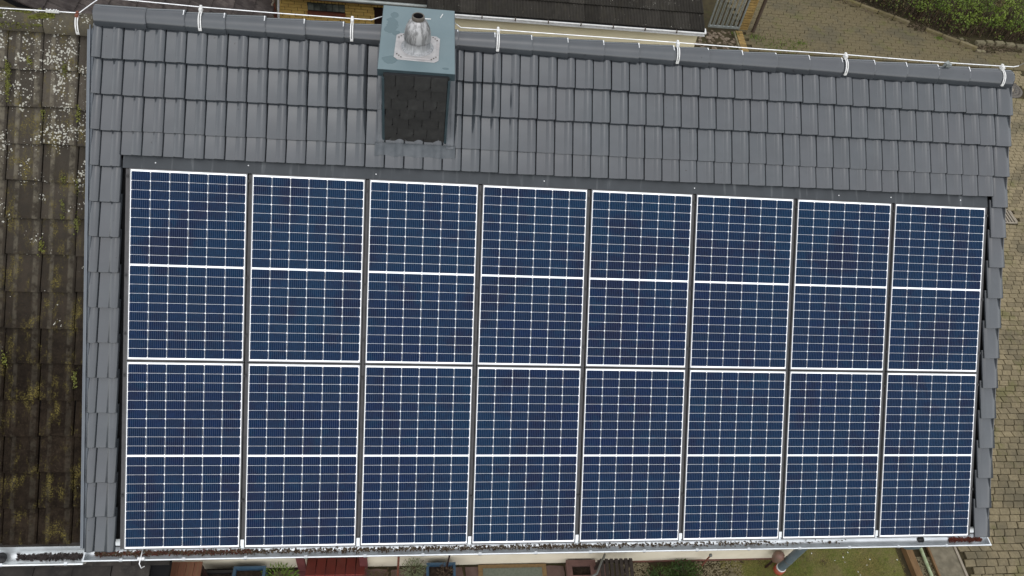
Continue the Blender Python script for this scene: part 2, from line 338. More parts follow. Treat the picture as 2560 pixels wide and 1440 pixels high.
M['matedge'] = pm('tan_mat_border', (0.19, 0.125, 0.060), (0.15, 0.10, 0.05), 30, 0.95, 0.1, bump=0.6, bscale=200)
M['trough'] = pm('terracotta_trough', (0.135, 0.075, 0.065), (0.105, 0.06, 0.052), 9, 0.8, 0.2, bump=0.4)
M['slab'] = pm('brown_slab', (0.095, 0.060, 0.050), (0.125, 0.085, 0.072), 8, 0.8, 0.2, rnd=0.3, bump=0.4)
M['gravel'] = pm('gravel_chip', (0.22, 0.19, 0.12), (0.12, 0.10, 0.06), 60, 0.9, 0.2)
M['chair'] = pm('dark_slat', (0.018, 0.013, 0.012), (0.03, 0.023, 0.02), 6, 0.5, 0.35, stretch=(1, 12, 1))
M['greymetal'] = pm('grey_metal_tube', (0.12, 0.125, 0.12), None, 6, 0.4, 0.5, 0.4)
M['rust'] = pm('rusty_iron', (0.16, 0.055, 0.032), (0.10, 0.04, 0.028), 30, 0.8, 0.2, bump=0.3)
M['bronze'] = pm('dull_bronze', (0.12, 0.085, 0.065), (0.15, 0.075, 0.055), 10, 0.5, 0.4)
M['pipegrey'] = pm('grey_downpipe', (0.080, 0.105, 0.120), (0.095, 0.12, 0.135), 6, 0.4, 0.5)
M['orange'] = pm('orange_brown_socket', (0.27, 0.055, 0.025), None, 6, 0.5, 0.4)
M['plank'] = pm('weathered_plank', (0.15, 0.09, 0.042), (0.11, 0.065, 0.03), 5, 0.8, 0.2, stretch=(12, 1, 1))
M['greenpole'] = pm('lichen_green_pole', (0.30, 0.34, 0.22), (0.2, 0.25, 0.13), 14, 0.8, 0.2)
M['pane'] = pm('dull_pane', (0.085, 0.072, 0.045), (0.14, 0.12, 0.08), 7, 0.2, 0.3, dirt=(0.05, 0.045, 0.025), dirt_amt=0.7, dirt_scale=4)

# ------------------------------------------------------------------ ground and setting
def structure(o): o['kind'] = 'structure'; return o
g = MB().add([(-60, -60, 0), (80, -60, 0), (80, 80, 0), (-60, 80, 0)], [(0, 1, 2, 3)]).build('ground', M['soil']); structure(g)

# paved yard beside and behind the house
drive = MB().box(9.0, 19.6, -1.0, 10.52, 0.002, 0.010).box(10.42, 19.6, -6, -1.0, 0.002, 0.010).box(9.0, 17.6, 10.52, 12.0, 0.002, 0.010).build('driveway', M['soil']); structure(drive)
def zstone(L, D, sl, b):
    h = L / 2; d = D / 2
    return MB().prism([(-h - sl, -d), (h - sl, -d), (h + sl * .3, 0.0), (h + sl, d), (-h + sl, d), (-h + sl * .3, 0.0)], 0.0, 0.035, b)
var = []
for i in range(8):
    L, D, sl = 0.172, 0.108, (0.010, -0.008, 0.016, 0.004, -0.014, 0.013, -0.004, 0.018)[i]
    var.append(zstone(L - .009 - R.uniform(0, .003), D - .008 - R.uniform(0, .003), (0.012, 0.012, -0.010, -0.010, 0.020, 0.020, 0.002, 0.002)[i], 0.005))
var2 = []
for i in range(6):
    var2.append(zstone(0.321 - .002 * (i % 2), 0.1285, (0.022, 0.022, 0.030, 0.030, 0.014, 0.014)[i], 0.005))
def kerb_y(x):      # the kerb in front of the hedge
    return 13.36 - (x - 13.98) * 0.655 if x < 17.1 else 11.32 + (x - 17.1) * 0.16
sites = []
j = 0
y = -3.4
while y < 10.45:
    x = 8.9 + (0.086 if j % 2 else 0) + R.uniform(-.02, .02); kk = R.choice((0, 2, 4, 6, 0, 4))
    while x < 17.9:
        px, py, dz = project((x, y, 0.035))
        edge = 2560 if py < 150 else 2548 - (py - 170) * 0.0625
        vis = (py > 172 and px > edge + (4 if py < 1340 else 0) and px < 2585 and py < 1455) or (py >= 1340 and px > 2400 and px < 2585 and py < 1455)
        if (x < 11.0 or px < 2700) and (math.hypot(x - 17.18, y - 9.72) > 0.42) and not (14.1 < x < 14.97 and 4.9 < y < 5.36):
            if not (x < 10.52 and y < -1.2): sites.append((vis, 0.17 * .108 / dz / dz * (1 if vis else 0), x, y, 0, kk + R.randrange(2)))
        x += 0.172
    y += 0.108; j += 1
j = 0
y = 10.60
while y < 15.0:
    x = 10.72 + (0.16 if j % 2 else 0) + R.uniform(-.02, .02); kk = R.choice((0, 2, 4))
    while x < 19.4:
        if y < kerb_y(x) - 0.10:
            px, py, dz = project((x, y, 0.035))
            vis = -20 < py < 118 + (px - 1740) * 0.067 and px < 2580
            sites.append((vis, 0.32 * .136 * abs(CZ.z) * 0.62 / dz / dz * (1 if vis else 0), x, y, 1, kk + R.randrange(2)))
        x += 0.328
    y += 0.136; j += 1
sites.sort(key=lambda q: -q[1])
pmesh = [b.mesh('paving_stone', M['paver']) for b in var]; pmesh2 = [b.mesh('paving_stone', M['paver2']) for b in var2]
rest = [MB(), MB()]
for i, (vis, area, x, y, zone, k) in enumerate(sites):
    mt = T(x + R.uniform(-.003, .003), y + R.uniform(-.003, .003), 0.006 + R.uniform(-.003, .004)) @ RZ(R.uniform(-.02, .02)) @ RX(R.uniform(-.012, .012)) @ RY(R.uniform(-.012, .012))
    if i < 300 and vis: place('paving_stone', (pmesh2 if zone else pmesh)[k], drive, mt)
    else:
        b = (var2 if zone else var)[k]; rest[zone].add([mt @ Vector(v) for v in b.v], b.f)
for z in (0, 1):
    if rest[z].v: tag(rest[z].build('distant_paving', (M['paver'], M['paver2'])[z], drive), kind='stuff')

# kerb of long stones between the yard and the hedge
kerb = MB().box(13.2, 13.3, 13.7, 13.8, 0, .01).build('kerb', M['kerbstone']); structure(kerb)
p = Vector((12.9, 14.07)); d = Vector((1, -0.655)).normalized(); L = 0
while p.x < 17.0:
    ln = R.uniform(.42, .5)
    if not (15.45 < p.x < 15.6):
        place('kerb_stone', MB().box(-ln / 2 + .01, ln / 2 - .01, -.05, .05, 0, .11).mesh('kerb_stone', M['kerbstone']), kerb, T(p.x + d.x * ln / 2, p.y + d.y * ln / 2, R.uniform(-.012, .006)) @ RZ(math.atan2(d.y, d.x) + R.uniform(-.03, .03)))
    p = p + d * ln
for k in range(9):
    w = R.uniform(.16, .30); x = 17.35 + k * .29
    place('kerb_stone', MB().box(-w / 2, w / 2, -.06, .06, 0, .09).mesh('kerb_stone', M['palestone']), kerb, T(x, 11.66 + .05 * math.sin(k) + (.1 if k > 4 else 0), 0) @ RZ(R.uniform(-.1, .1)))
for x, y in ((16.66, 11.72), (16.86, 11.78), (16.92, 11.60), (17.12, 11.28), (17.24, 11.27)):
    place('kerb_stone', MB().box(-.06, .06, -.045, .045, 0, .06).mesh('kerb_stone', M['palestone']), kerb, T(x, y, 0) @ RZ(R.uniform(-.3, .3)))

# manhole cover and yard drain
mh = thing('manhole_cover', 'round manhole cover with concrete centre beyond the ridge end of the roof', 'manhole', (17.12, 9.72, 0.0))
place('frame_ring', MB().lathe([(.40, 0), (.40, .040), (.33, .042), (.33, .030)], (0, 0, 0), 32).mesh('frame_ring', M['iron']), mh, T(17.12, 9.72, 0))
b = MB().lathe([(.325, 0.0), (.325, .038), (.19, .038), (.19, .02)], (0, 0, 0), 32)
place('lid', b.mesh('lid', M['iron']), mh, T(17.12, 9.72, 0))
place('concrete_centre', MB().lathe([(.188, .0), (.188, .037), (.0, .040)], (0, 0, 0), 24).mesh('concrete_centre', M['concrete']), mh, T(17.12, 9.72, 0))
hole = MB().lathe([(.022, 0.039), (0, .0392)], (0, 0, 0), 8).mesh('vent_hole', M['black'])
for k in range(14): place('vent_hole', hole, mh, T(17.12 + .255 * math.cos(k * math.tau / 14), 9.72 + .255 * math.sin(k * math.tau / 14), 0.0))
dr = thing('drain_grate', 'slotted iron drain grate in the paving by the right roof edge', 'drain', (14.55, 5.13, 0.0))
b = MB().box(14.12, 14.95, 4.92, 4.95, 0.0, .036).box(14.12, 14.95, 5.31, 5.34, 0, .036).box(14.12, 14.15, 4.95, 5.31, 0, .036).box(14.92, 14.95, 4.95, 5.31, 0, .036)
b.build('frame', M['concrete'], dr)
bar = MB().box(-.016, .016, -.18, .18, 0.0, .034).mesh('bar', M['concrete'])
for k in range(12): place('bar', bar, dr, T(14.18 + k * .066, 5.13, 0))
MB().box(14.15, 14.92, 4.95, 5.31, 0.006, .012).build('pit', M['black'], dr)

# ------------------------------------------------------------------ the house
house = thing('house', 'house with new grey tiled roof carrying two rows of solar panels', 'house', (4.0, 1.06, 0))
WY0, WY1, WX0, WX1 = -1.87, 4.0, -0.36, 7.86
ap = (1.064, 5.94)
b = MB()
# front wall with an opening for the low red window
ox0, ox1, oz1 = 1.36, 2.02, 1.15
b.box(WX0, ox0, WY0, WY0 + .3, 0.0, 3.0).box(ox1, WX1, WY0, WY0 + .3, 0.0, 3.0).box(ox0, ox1, WY0, WY0 + .3, oz1, 3.0)
fw = b.build('front_wall', M['cream'], house)
MB().box(ox0 + .02, ox1 - .02, WY0 + .20, WY0 + .23, .05, oz1).build('window_pane', M['pane'], fw)
tilem = MB().box(-.056, .056, -.15, .15, -.012, .012).mesh('sill_tile', M['redtile'])
for k in range(6): place('sill_tile', tilem, fw, T(1.36 + .06 + k * .123, -1.89, .13) @ RX(-math.atan2(-.10, .3) * -1))
place('sill_bed', MB().box(1.27, 2.11, -2.03, WY0 - .002, 0.0, .045).mesh('sill_bed', M['redjamb']), fw)
for x0, x1 in ((1.26, 1.355), (2.025, 2.12)): MB().box(x0, x1, WY0 - .05, WY0 - .002, .046, oz1 + .08).build('jamb', M['redjamb'], fw)
MB().box(5.5, WX1 + .012, WY0 - .014, WY0 - .002, 0, .035).build('plinth', M['plinth'], house)
MB().box(WX0, 1.25, WY0 - .014, WY0 - .002, 0, .03).build('plinth', M['darkdoor'], house)
b = MB()
for xx0, xx1 in ((WX1 - .3, WX1),):
    b.add([(xx0, WY0 + .301, 0), (xx0, WY1, 0), (xx0, WY1, 3.05), (xx0, ap[0], 5.60), (xx0, WY0 + .301, 3.1), (xx1, WY0 + .301, 0), (xx1, WY1, 0), (xx1, WY1, 3.05), (xx1, ap[0], 5.60), (xx1, WY0 + .301, 3.1)],
          [(0, 1, 2, 3, 4), (9, 8, 7, 6, 5), (0, 5, 6, 1), (1, 6, 7, 2), (2, 7, 8, 3), (3, 8, 9, 4), (4, 9, 5, 0)])
b.build('gable_wall', M['cream'], house)
MB().box(WX0, WX1 - .301, WY1 - .3, WY1, 0, 3.0).build('back_wall', M['cream'], house)

# roof deck: front slope in roof coordinates, the back slope mirrored
deck = MB().box(-.37, 8.80, -3.52, 1.40, -.16, -.105)
roof = deck.build('roof', M['deck'], house, ROOF)
bk = MB(); Lb = 4.9
bk.add([(-.36, 1.064, 5.92), (8.82, 1.064, 5.92), (8.82, 1.064 + Lb * math.cos(A), 5.92 - Lb * math.sin(A)), (-.36, 1.064 + Lb * math.cos(A), 5.92 - Lb * math.sin(A)),
        (-.36, 1.064, 5.80), (8.82, 1.064, 5.80), (8.82, 1.064 + Lb * math.cos(A), 5.80 - Lb * math.sin(A)), (-.36, 1.064 + Lb * math.cos(A), 5.80 - Lb * math.sin(A))],
       [(0, 1, 2, 3), (7, 6, 5, 4), (0, 4, 5, 1), (1, 5, 6, 2), (2, 6, 7, 3), (3, 7, 4, 0)])
bk.build('back_slope', M['tile'], roof)

PT = 0.1817
X0 = -0.265                       # first tile joint
ROW0, ROWP = 0.988, 0.3222
prof = [(0.0, -.008), (.002, 0), (.006, 0), (.084, 0), (.0875, 0), (.0895, .001), (.101, .0080), (.111, .0138), (.121, .0176), (.132, .0192), (.143, .0184), (.153, .0160), (.162, .0120), (.170, .0062), (.1752, .000), (.1766, -.016)]
def tile_mesh(prof, length, name='roof_tile', lip=.017):
    """pan-and-roll tile, bottom edge at y=0, tilted so the bottom edge rides over the row below"""
    n = len(prof); b = MB()
    z0, z1 = .002, .002 - .054 * length / .40
    v = [(x, 0.0, z + z0 - .004) for x, z in prof] + [(x, .008, z + z0) for x, z in prof] + [(x, length, z + z1) for x, z in prof] + [(x, 0.0, z + z0 - lip) for x, z in prof] + [(x, .05, z + z0 - lip - .002) for x, z in prof]
    f = [(i, i + 1, n + i + 1, n + i) for i in range(n - 1)] + [(n + i, n + i + 1, 2 * n + i + 1, 2 * n + i) for i in range(n - 1)]
    b.add(v, f, True)
    b.add(v, [(3 * n + i, 3 * n + i + 1, i + 1, i) for i in range(n - 1)] + [(4 * n + i, 4 * n + i + 1, 3 * n + i + 1, 3 * n + i) for i in range(n - 1)])
    l = n - 1
    b.add([v[l], v[n + l], v[2 * n + l], (prof[l][0], length, z1 - .03), (prof[l][0], 0, z0 - lip)], [(4, 3, 2, 1, 0)])
    b.add([v[0], v[n], v[2 * n], (prof[0][0], length, z1 - .03), (prof[0][0], 0, z0 - lip)], [(0, 1, 2, 3, 4)])
    return b.mesh(name, M['tile'])
full = tile_mesh(prof, .40)
top = tile_mesh(prof, .42)
cut = tile_mesh(prof, .30)
half = tile_mesh([(x - .0965, z) for x, z in prof if x > .0965], .40)
flatp = [(0, -.010), (.002, 0), (.06, .002), (.12, .002), (.174, .001), (.178, -.004), (.179, -.05)]
flat = tile_mesh(flatp, .40)
def put_tile(me, x, y, dz=0.0):
    mt = T(x + R.uniform(-.0012, .0012), y + R.uniform(-.003, .003), dz + R.uniform(-.0015, .0015)) @ RZ(R.uniform(-.004, .004)) @ RX(R.uniform(-.004, .004))
    return local('roof_tile', me, roof, mt)
CHX0, CHX1, CHY0, CHY1 = 2.25, 2.853, 0.284, 1.23       # chimney footprint in the world
def chim_covers(x, y):
    return x + PT > CHX0 + .03 and x < CHX1 - .03 and y > CHY0 / math.cos(A) - .02 + (0) and True
for k in range(15):
    yb = ROW0 - ROWP * k
    if k == 3: yc = 0.125
    for c in range(-1, 50):
        x = X0 + PT * c
        if c == -1: put_tile(half, x + .0965, yb); continue
        if c == 49: put_tile(flat, x, yb); continue
        if k > 3:
            if c == 0: put_tile(full, x, yb)
            continue
        if k == 3:
            if c == 0: put_tile(full, x, yb)
            else: put_tile(cut, x, yc, .008)
            continue
        if k <= 1 and x > CHX0 - .03 and x + PT < CHX1 + .03: continue
        if k == 2 and False: continue
        put_tile(full, x, yb)
# battens' worth of dark board under the tile gaps at both sides
MB().box(-.400, -.30, -3.50, 1.30, -.10, -.035).build('verge_flashing', M['leadgrey'], roof, ROOF)
MB().box(-.374, -.366, -3.50, 1.28, -.0349, -.012).build('verge_flashing', M['leadgrey'], roof, ROOF)
MB().box(8.800, 8.808, -3.52, 1.36, -.16, -.022).build('verge_board', M['frame'], roof, ROOF)

# metal flashing around the panel field
b = MB()
b.add([(-.072, .16, -.030), (8.585, .16, -.030), (8.585, .012, -.010), (-.072, .012, -.010), (-.072, .012, -.05), (8.585, .012, -.05)], [(3, 2, 1, 0), (4, 5, 2, 3)])
tf = b.build('top_flashing', M['flash'], roof, ROOF)
for x in (.58 + .49, 2.83, 4.6, 6.4, 8.27): MB().box(x, x + .004, .014, .16, -.031, -.0285, ).build('seam', M['deck'], roof, ROOF @ T(0, 0, .004))
scr = MB().lathe([(.006, 0), (.006, .003), (.0, .004)], (0, 0, 0), 8).mesh('screw', M['alu'])
for x, y in ((.21, .07), (1.03, .085), (2.2, .06), (3.82, .07), (5.35, .07), (6.9, .065), (7.48, .07), (8.27, .075)): local('screw', scr, roof, T(x, y, -.016))
MB().box(-.050, -.012, -3.51, .010, -.05, -.030).build('side_flashing', M['rail'], roof, ROOF)
MB().box(8.552, 8.598, -3.51, .010, -.05, -.030).build('side_flashing', M['rail'], roof, ROOF)
MB().box(-.012, 8.552, -3.52, .02, -.104, -.075).build('panel_tray', M['black'], roof, ROOF)

# ridge tiles with their clips
RP = 0.3552
def ridge_mesh(r0, r1, L, name, m, n=14, sweep=102, flip=1):
    b = MB(); vs = []
    st = [(0, r0 - .006), (0.0, r0), (L * .5, (r0 + r1) / 2), (L - .012, r1), (L, r1 - .004), (L, r1 - .020)]
    for x, r in st:
        for i in range(n + 1):
            a = math.radians(-sweep + 2 * sweep * i / n); vs.append((x, r * math.sin(a), r * math.cos(a)))
    q = n + 1
    for s in range(len(st) - 1):
        b.add([vs[s * q + i] for i in range(q)] + [vs[(s + 1) * q + i] for i in range(q)], [(i, q + i, q + i + 1, i + 1) for i in range(n)], s in (1, 2))
    return b.mesh(name, m)
rt = ridge_mesh(.098, .113, .372, 'ridge_tile', M['tile'])
rfirst = ridge_mesh(.109, .113, .445, 'ridge_tile', M['tile'])
clip = MB().box(-.005, .005, -.010, .012, -.002, .003).box(-.002, .003, -.048, -.010, -.010, .002, RX(.25)).mesh('ridge_clip', M['alu'])
RZC = 5.862
k = 0; x = -.325
while x < 8.43:
    if k == 0: me, L = rfirst, .41
    else: me, L = rt, RP
    if not (x > 2.30 and x + L < 2.80 + .05):
        local('ridge_tile', me, house, world_of(house).inverted() @ T(x, 1.064 + R.uniform(-.004, .004), RZC + R.uniform(-.003, .003)) @ RZ(R.uniform(-.006, .006)) @ RY(R.uniform(-.006, .006))).parent = house
        if k and x + L < 8.6: place('ridge_clip', clip, house, T(x + L + .004, 1.064 + .004, RZC + .1165) @ RX(.0))
    x += L; k += 1
rl = ridge_mesh(.104, .109, .160, 'ridge_tile', M['tile'])
place('ridge_tile', rl, house, T(8.612, 1.064, RZC))
end = MB(); vs = [(8.7745, 1.064 + .106 * math.sin(math.radians(a)), RZC + .106 * math.cos(math.radians(a))) for a in range(-100, 101, 20)]
end.add(vs, [tuple(range(len(vs)))]).build('ridge_end_cap', M['tile'], house)

# ------------------------------------------------------------------ chimney (part of the house)
ZC = 5.985                                              # underside of the cap
ch = MB().box(CHX0 + .02, CHX1 - .02, CHY0 + .02, CHY1, 4.9, ZC).build('chimney', M['black'], house)
def slate_shape(w, h, side):
    c = .03
    pts = [(0, 0), (w - c * 2.2, 0), (w - c * .6, c * .7), (w, c * 1.7), (w, h), (0, h)] if side > 0 else [(0, 0), (w, 0), (w, h), (0, h)]
    return pts
def slates(x0, x1, z0, z1, Mface):
    rows = 7; hh = (z1 - z0) / rows
    for r_ in range(rows):
        zb = z0 + r_ * hh; x = x0 - (0 if r_ % 2 else .055) + R.uniform(-.012, .012)
        while x < x1 - .004:
            w = R.uniform(.120, .165); a, e = max(x, x0), min(x + w, x1)
            if x1 - e < .035: e = x1
            if e - a > .02:
                b = MB(); pts = slate_shape(e - a - .005, hh + .03, 1 if R.random() < .8 and e < x1 else 0)
                t = R.uniform(.005, .008)
                v0 = [(a + p[0], -t - .012 * (1 - p[1] / (hh + .03)), zb + p[1]) for p in pts]; v1 = [(a + p[0], 0.004, zb + p[1]) for p in pts]; n = len(pts)
                b.add(v0 + v1, [tuple(range(n))] + [(i, n + i, n + (i + 1) % n, (i + 1) % n) for i in range(n)])
                place('slate', b.mesh('slate', M['slate']), ch, Mface @ T(0, R.uniform(-.0015, .0015), 0))
            x = e if e == x1 else x + w
slates(CHX0 + .022, CHX1 - .022, 5.19, ZC - .035, T(0, CHY0 + .018, 0))
slates(CHY0 + .02, CHY1, 5.19, ZC - .035, T(CHX1 - .018, 0, 0) @ RZ(math.pi / 2))
slates(-CHY1, -CHY0 - .02, 5.19, ZC - .035, T(CHX0 + .018, 0, 0) @ RZ(-math.pi / 2))
for xx in (CHX0, CHX1 - .022): MB().box(xx, xx + .022, CHY0, CHY0 + .05, 5.17, ZC - .03).build('corner_trim', M['captrim'], ch)
CAPM = T(2.557, .845, ZC) @ RZ(-.012)
place('cap_plate', MB().box(-.338, .338, -.512, .512, -.001, .026).mesh('cap_plate', M['cap']), ch, CAPM)
b = MB().box(-.340, .340, -.516, -.5125, -.045, .024).box(-.340, .340, .5125, .516, -.045, .024).box(-.342, -.3385, -.512, .512, -.045, .024).box(.3385, .342, -.512, .512, -.045, .024)
place('cap_edge', b.mesh('cap_edge', M['captrim']), ch, CAPM)
PM = T(2.553, .690, ZC + .026) @ RZ(-.045)
c = .035
place('flue_plate', MB().prism([(-.2 + c, -.205), (.2 - c, -.205), (.2, -.205 + c), (.2, .205 - c), (.2 - c, .205), (-.2 + c, .205), (-.2, .205 - c), (-.2, -.205 + c)], 0, .007, .002).mesh('flue_plate', M['leadplate']), ch, PM)
place('flue_plate_ridge', MB().prism([(-.17 + c, -.175), (.17 - c, -.175), (.17, -.175 + c), (.17, .175 - c), (.17 - c, .175), (-.17 + c, .175), (-.17, .175 - c), (-.17, -.175 + c)], .007, .011, .002).mesh('flue_plate_ridge', M['leadplate']), ch, PM)
place('flue_collar', MB().lathe([(.150, .010), (.146, .016), (.126, .020), (.117, .03), (.111, .150)], (0, 0, 0), 32).mesh('flue_collar', M['collar']), ch, PM)
place('flue_cowl', MB().lathe([(.112, .098), (.122, .100), (.122, .118), (.117, .165), (.105, .215), (.086, .258), (.066, .285), (.056, .292)], (0, 0, 0), 32).mesh('flue_cowl', M['steel']), ch, PM)
place('flue_mouth', MB().lathe([(.050, .285), (.056, .292), (.056, .322), (.052, .328), (.044, .326)], (0, 0, 0), 28).mesh('flue_mouth', M['iron']), ch, PM)
place('flue_throat', MB().lathe([(.0438, .324), (.0438, .16), (0, .15)], (0, 0, 0), 28).mesh('flue_throat', M['deck']), ch, PM)
riv = MB().lathe([(.006, .0), (.006, .004), (0, .005)], (0, 0, 0), 8).mesh('rivet', M['iron'])
for sx in (-1, 1):
    for sy in (-1, 1):
        for q in (0, 1, 2): place('rivet', riv, ch, PM @ T(sx * (.135 + .02 * q), sy * (.165 - .022 * q + .01), .010))
place('scrap_stick', MB().box(-.030, .030, -.004, .004, .026, .032).mesh('scrap_stick', M['white']), ch, CAPM @ T(.085, .33, 0) @ RZ(.05))
place('scrap_stick', MB().box(-.035, .035, -.003, .003, .026, .032).mesh('scrap_stick', M['white']), ch, CAPM @ T(.215, .40, 0) @ RZ(1.25))
# lead dressed over the tiles round the chimney
def lead_z(x, y):
    u = ((x - X0) % PT); 
    for (xa, za), (xb, zb) in zip(prof, prof[1:]):
        if xa <= u <= xb: return za + (zb - za) * (u - xa) / (xb - xa)
    return 0
b = MB(); xs = [2.18 + i * .0110 for i in range(70)]; ys = [.358, .335, .30, .262, .238]
vs = []
for iy, yy in enumerate(ys):
    for x in xs: vs.append((x, yy + .006 * math.sin(x * 31) * (iy == 4), max(lead_z(x, yy), -.002) * (.5 + .25 * iy if iy < 2 else 1.1) + .002 + (.02 if iy == 0 else 0) - .004 * (iy == 4) + .0025 * math.sin(x * 47 + iy)))
n = len(xs)
b.add(vs, [((r + 1) * n + i, (r + 1) * n + i + 1, r * n + i + 1, r * n + i) for r in range(len(ys) - 1) for i in range(n - 1)], True)
b.build('chimney_apron', M['lead'], ch, ROOF)
for x0, x1 in ((2.195, 2.252), (2.852, 2.925)):
    b = MB(); vs = []
    for yy in (.33, .65, 1.0, 1.30):
        for i in range(5): vs.append((x0 + (x1 - x0) * i / 4, yy, .012 + .006 * math.sin(i * 1.7 + yy * 5)))
    b.add(vs, [(r * 5 + i, r * 5 + i + 1, (r + 1) * 5 + i + 1, (r + 1) * 5 + i) for r in range(3) for i in range(4)], True).build('side_apron', M['apron'], ch, ROOF)

# ------------------------------------------------------------------ gutter of the house
def gutter_mesh(x0, x1, name, m, cy, cz, r=.074, n=14):
    b = MB(); vs = []
    arc = [(cy + r * math.cos(math.radians(a)), cz + r * math.sin(math.radians(a))) for a in range(0, -181, -15)]
    arc = [(arc[0][0] + .01, arc[0][1] + .03)] + arc
    q = len(arc); seg = 24
    for s in range(seg + 1):
        x = x0 + (x1 - x0) * s / seg
        for (yy, zz) in arc: vs.append((x, yy, zz))
    f = [(s * q + i, s * q + i + 1, (s + 1) * q + i + 1, (s + 1) * q + i) for s in range(seg) for i in range(q - 1)]
    b.add(vs, f, True)
    b.tube([(x0, cy - r - .006, cz + .004), (x1, cy - r - .006, cz + .004)], .0095, 10)
    for x in (x0, x1):
        pts = [(x, yy, zz) for yy, zz in arc[1:]]
        b.add(pts + [(x + .004, a, c_) for _, a, c_ in pts], [tuple(range(len(pts))), tuple(range(2 * len(pts) - 1, len(pts) - 1, -1))])
    return b.mesh(name, m)
GY, GZ = -2.612, 2.552
gut = place('gutter', gutter_mesh(-.385, 8.88, 'gutter', M['zinc'], GY, GZ, .062), house)
b = MB()   # eave sheet running under the panels into the gutter
b.add([(-.36, -2.52, 2.665), (8.83, -2.52, 2.665), (8.83, -2.560, 2.612), (-.36, -2.560, 2.612), (8.83, -2.566, 2.555), (-.36, -2.566, 2.555)], [(0, 3, 2, 1), (3, 5, 4, 2)])
b.build('eave_sheet', M['zinc'], gut)
for x in (-.383, 8.872): place('end_rim', MB().box(-.006, .006, -.068, .066, 0, .012).mesh('end_rim', M['zinc']), gut, T(x, GY, GZ))
brk = MB().box(-.014, .014, -.014, .012, -.006, .0135).mesh('gutter_bracket', M['zinc'])
x = -.05
while x < 8.8: place('gutter_bracket', brk, gut, T(x, GY - .068, GZ + .004)); x += .56
strap = MB().box(-.016, .016, -.045, .03, 0, .004, RX(-.5)).mesh('outlet', M['black'])
place('outlet_hole', MB().lathe([(.040, .0), (.040, .004), (0, .004)], (0, 0, 0), 20).mesh('outlet_hole', M['black']), gut, T(8.12, GY + .022, GZ - .052) @ RX(math.radians(28)))
b = MB().box(-.03, .03, -.010, .012, -.012, .018).tube([(0.0, .095, .022), (0.0, -.05, .022), (.012, -.075, -.02), (.03, -.05, -.045)], .0045, 6)
place('wire_clamp', b.mesh('wire_clamp', M['alu']), gut, T(.133, GY - .068, GZ + .02))
# wet leaves lying in the gutters
def litter(name, m, x0, x1, n, cy, cz, r, seed, dens=None, size=(.006, .016)):
    q = random.Random(seed); b = MB()
    for i in range(n):
        x = q.uniform(x0, x1)
        if dens and q.random() > dens(x): continue
        a = math.radians(q.gauss(-74, 11)); s = q.uniform(*size)
        c_ = Vector((x, cy + (r - .006) * math.cos(a), cz + (r - .008) * math.sin(a)))
        mt = Matrix.Translation(c_) @ RX(-(a + math.pi / 2) * -1) @ RZ(q.uniform(0, 6.3)) @ RX(q.uniform(-.6, .6)) @ RY(q.uniform(-.6, .6))
        b.add([mt @ Vector(v) for v in ((-s, 0, 0), (-s * .2, -s * .6, .002), (s, 0, 0.001), (s * .1, s * .55, .003))], [(0, 1, 2, 3)])
    return tag(b.build(name, m), kind='stuff')
dn = lambda x: (.95 if x < 1.2 else .6) if x < 2.2 else (.75 if x < 4.6 else .30 if x < 6.4 else .10)
litter('leaf_litter', M['leaflitter'], -.32, 7.3, 4600, GY, GZ, .062, 3, dn)
litter('red_leaf_litter', M['redlitter'], -.30, 1.1, 550, GY, GZ, .062, 4)
litter('red_leaf_litter', M['redlitter'], 8.45, 8.84, 420, GY, GZ, .062, 5)

# standpipe at the right corner, with the swan neck up to the gutter outlet
dp = thing('downpipe', 'grey rainwater downpipe standing in an orange socket at the lawn', 'downpipe', (7.66, -2.03, 0))
b = MB().tube([(7.66, -2.03, .10), (7.66, -2.03, 1.9), (7.68, -2.06, 2.02), (8.08, -2.58, 2.32), (8.12, -2.60, 2.40), (8.12, -2.605, 2.485)], .055, 20)
b.build('pipe', M['pipegrey'], dp)
MB().lathe([(.057, .10), (.064, .10), (.064, .125), (.057, .128)], (7.66, -2.03, 0), 20).build('collar', M['white'], dp)
MB().lathe([(.058, .36), (.060, .36), (.060, .385), (.058, .385)], (7.66, -2.03, 0), 20).build('joint_ring', M['greymetal'], dp)
MB().lathe([(.072, .0), (.072, .099), (.060, .101), (.055, .09)], (7.66, -2.03, 0), 20).build('socket', M['orange'], dp)

# ------------------------------------------------------------------ solar panels
PP, RPY, PW, PH = 1.0757, 1.7631, 1.018, 1.735
CW, CHH = (PW - .011) / 6, (PH - .030 - .016) / 20
fl = .0095
b = MB()
b.box(-fl, 0, -PH - fl, fl, -.042, .0015).box(PW, PW + fl, -PH - fl, fl, -.042, .0015).box(.0002, PW - .0002, 0, fl, -.042, .0015).box(.0002, PW - .0002, -PH - fl, -PH, -.042, .0015)
fr_me = b.mesh('frame', M['frame'])
bs_me = MB().box(.0001, PW - .0001, -PH + .0001, -.0001, -.03, 0.0).mesh('backsheet', M['backsheet'])
def cellm(side):
    w, h = CW / 2 - .0012, CHH / 2 - .0010; c = .0085; d = .0015
    pts = [(-w, -h), (w - c, -h), (w, -h + c), (w, h - c), (w - c, h), (-w + c * .7, h), (-w, h - c * .7)]
    b = MB(); n = len(pts)
    b.add([(p[0], p[1], 0.0008) for p in pts] + [(p[0], p[1], -.001) for p in pts], [tuple(range(n))] + [(n + i, n + (i + 1) % n, (i + 1) % n, i) for i in range(n)])
    return b.mesh('solar_cell', M['cell'])
cell_me = cellm(0)
ORD = ['first', 'second', 'third', 'fourth', 'fourth', 'third', 'second', 'first']
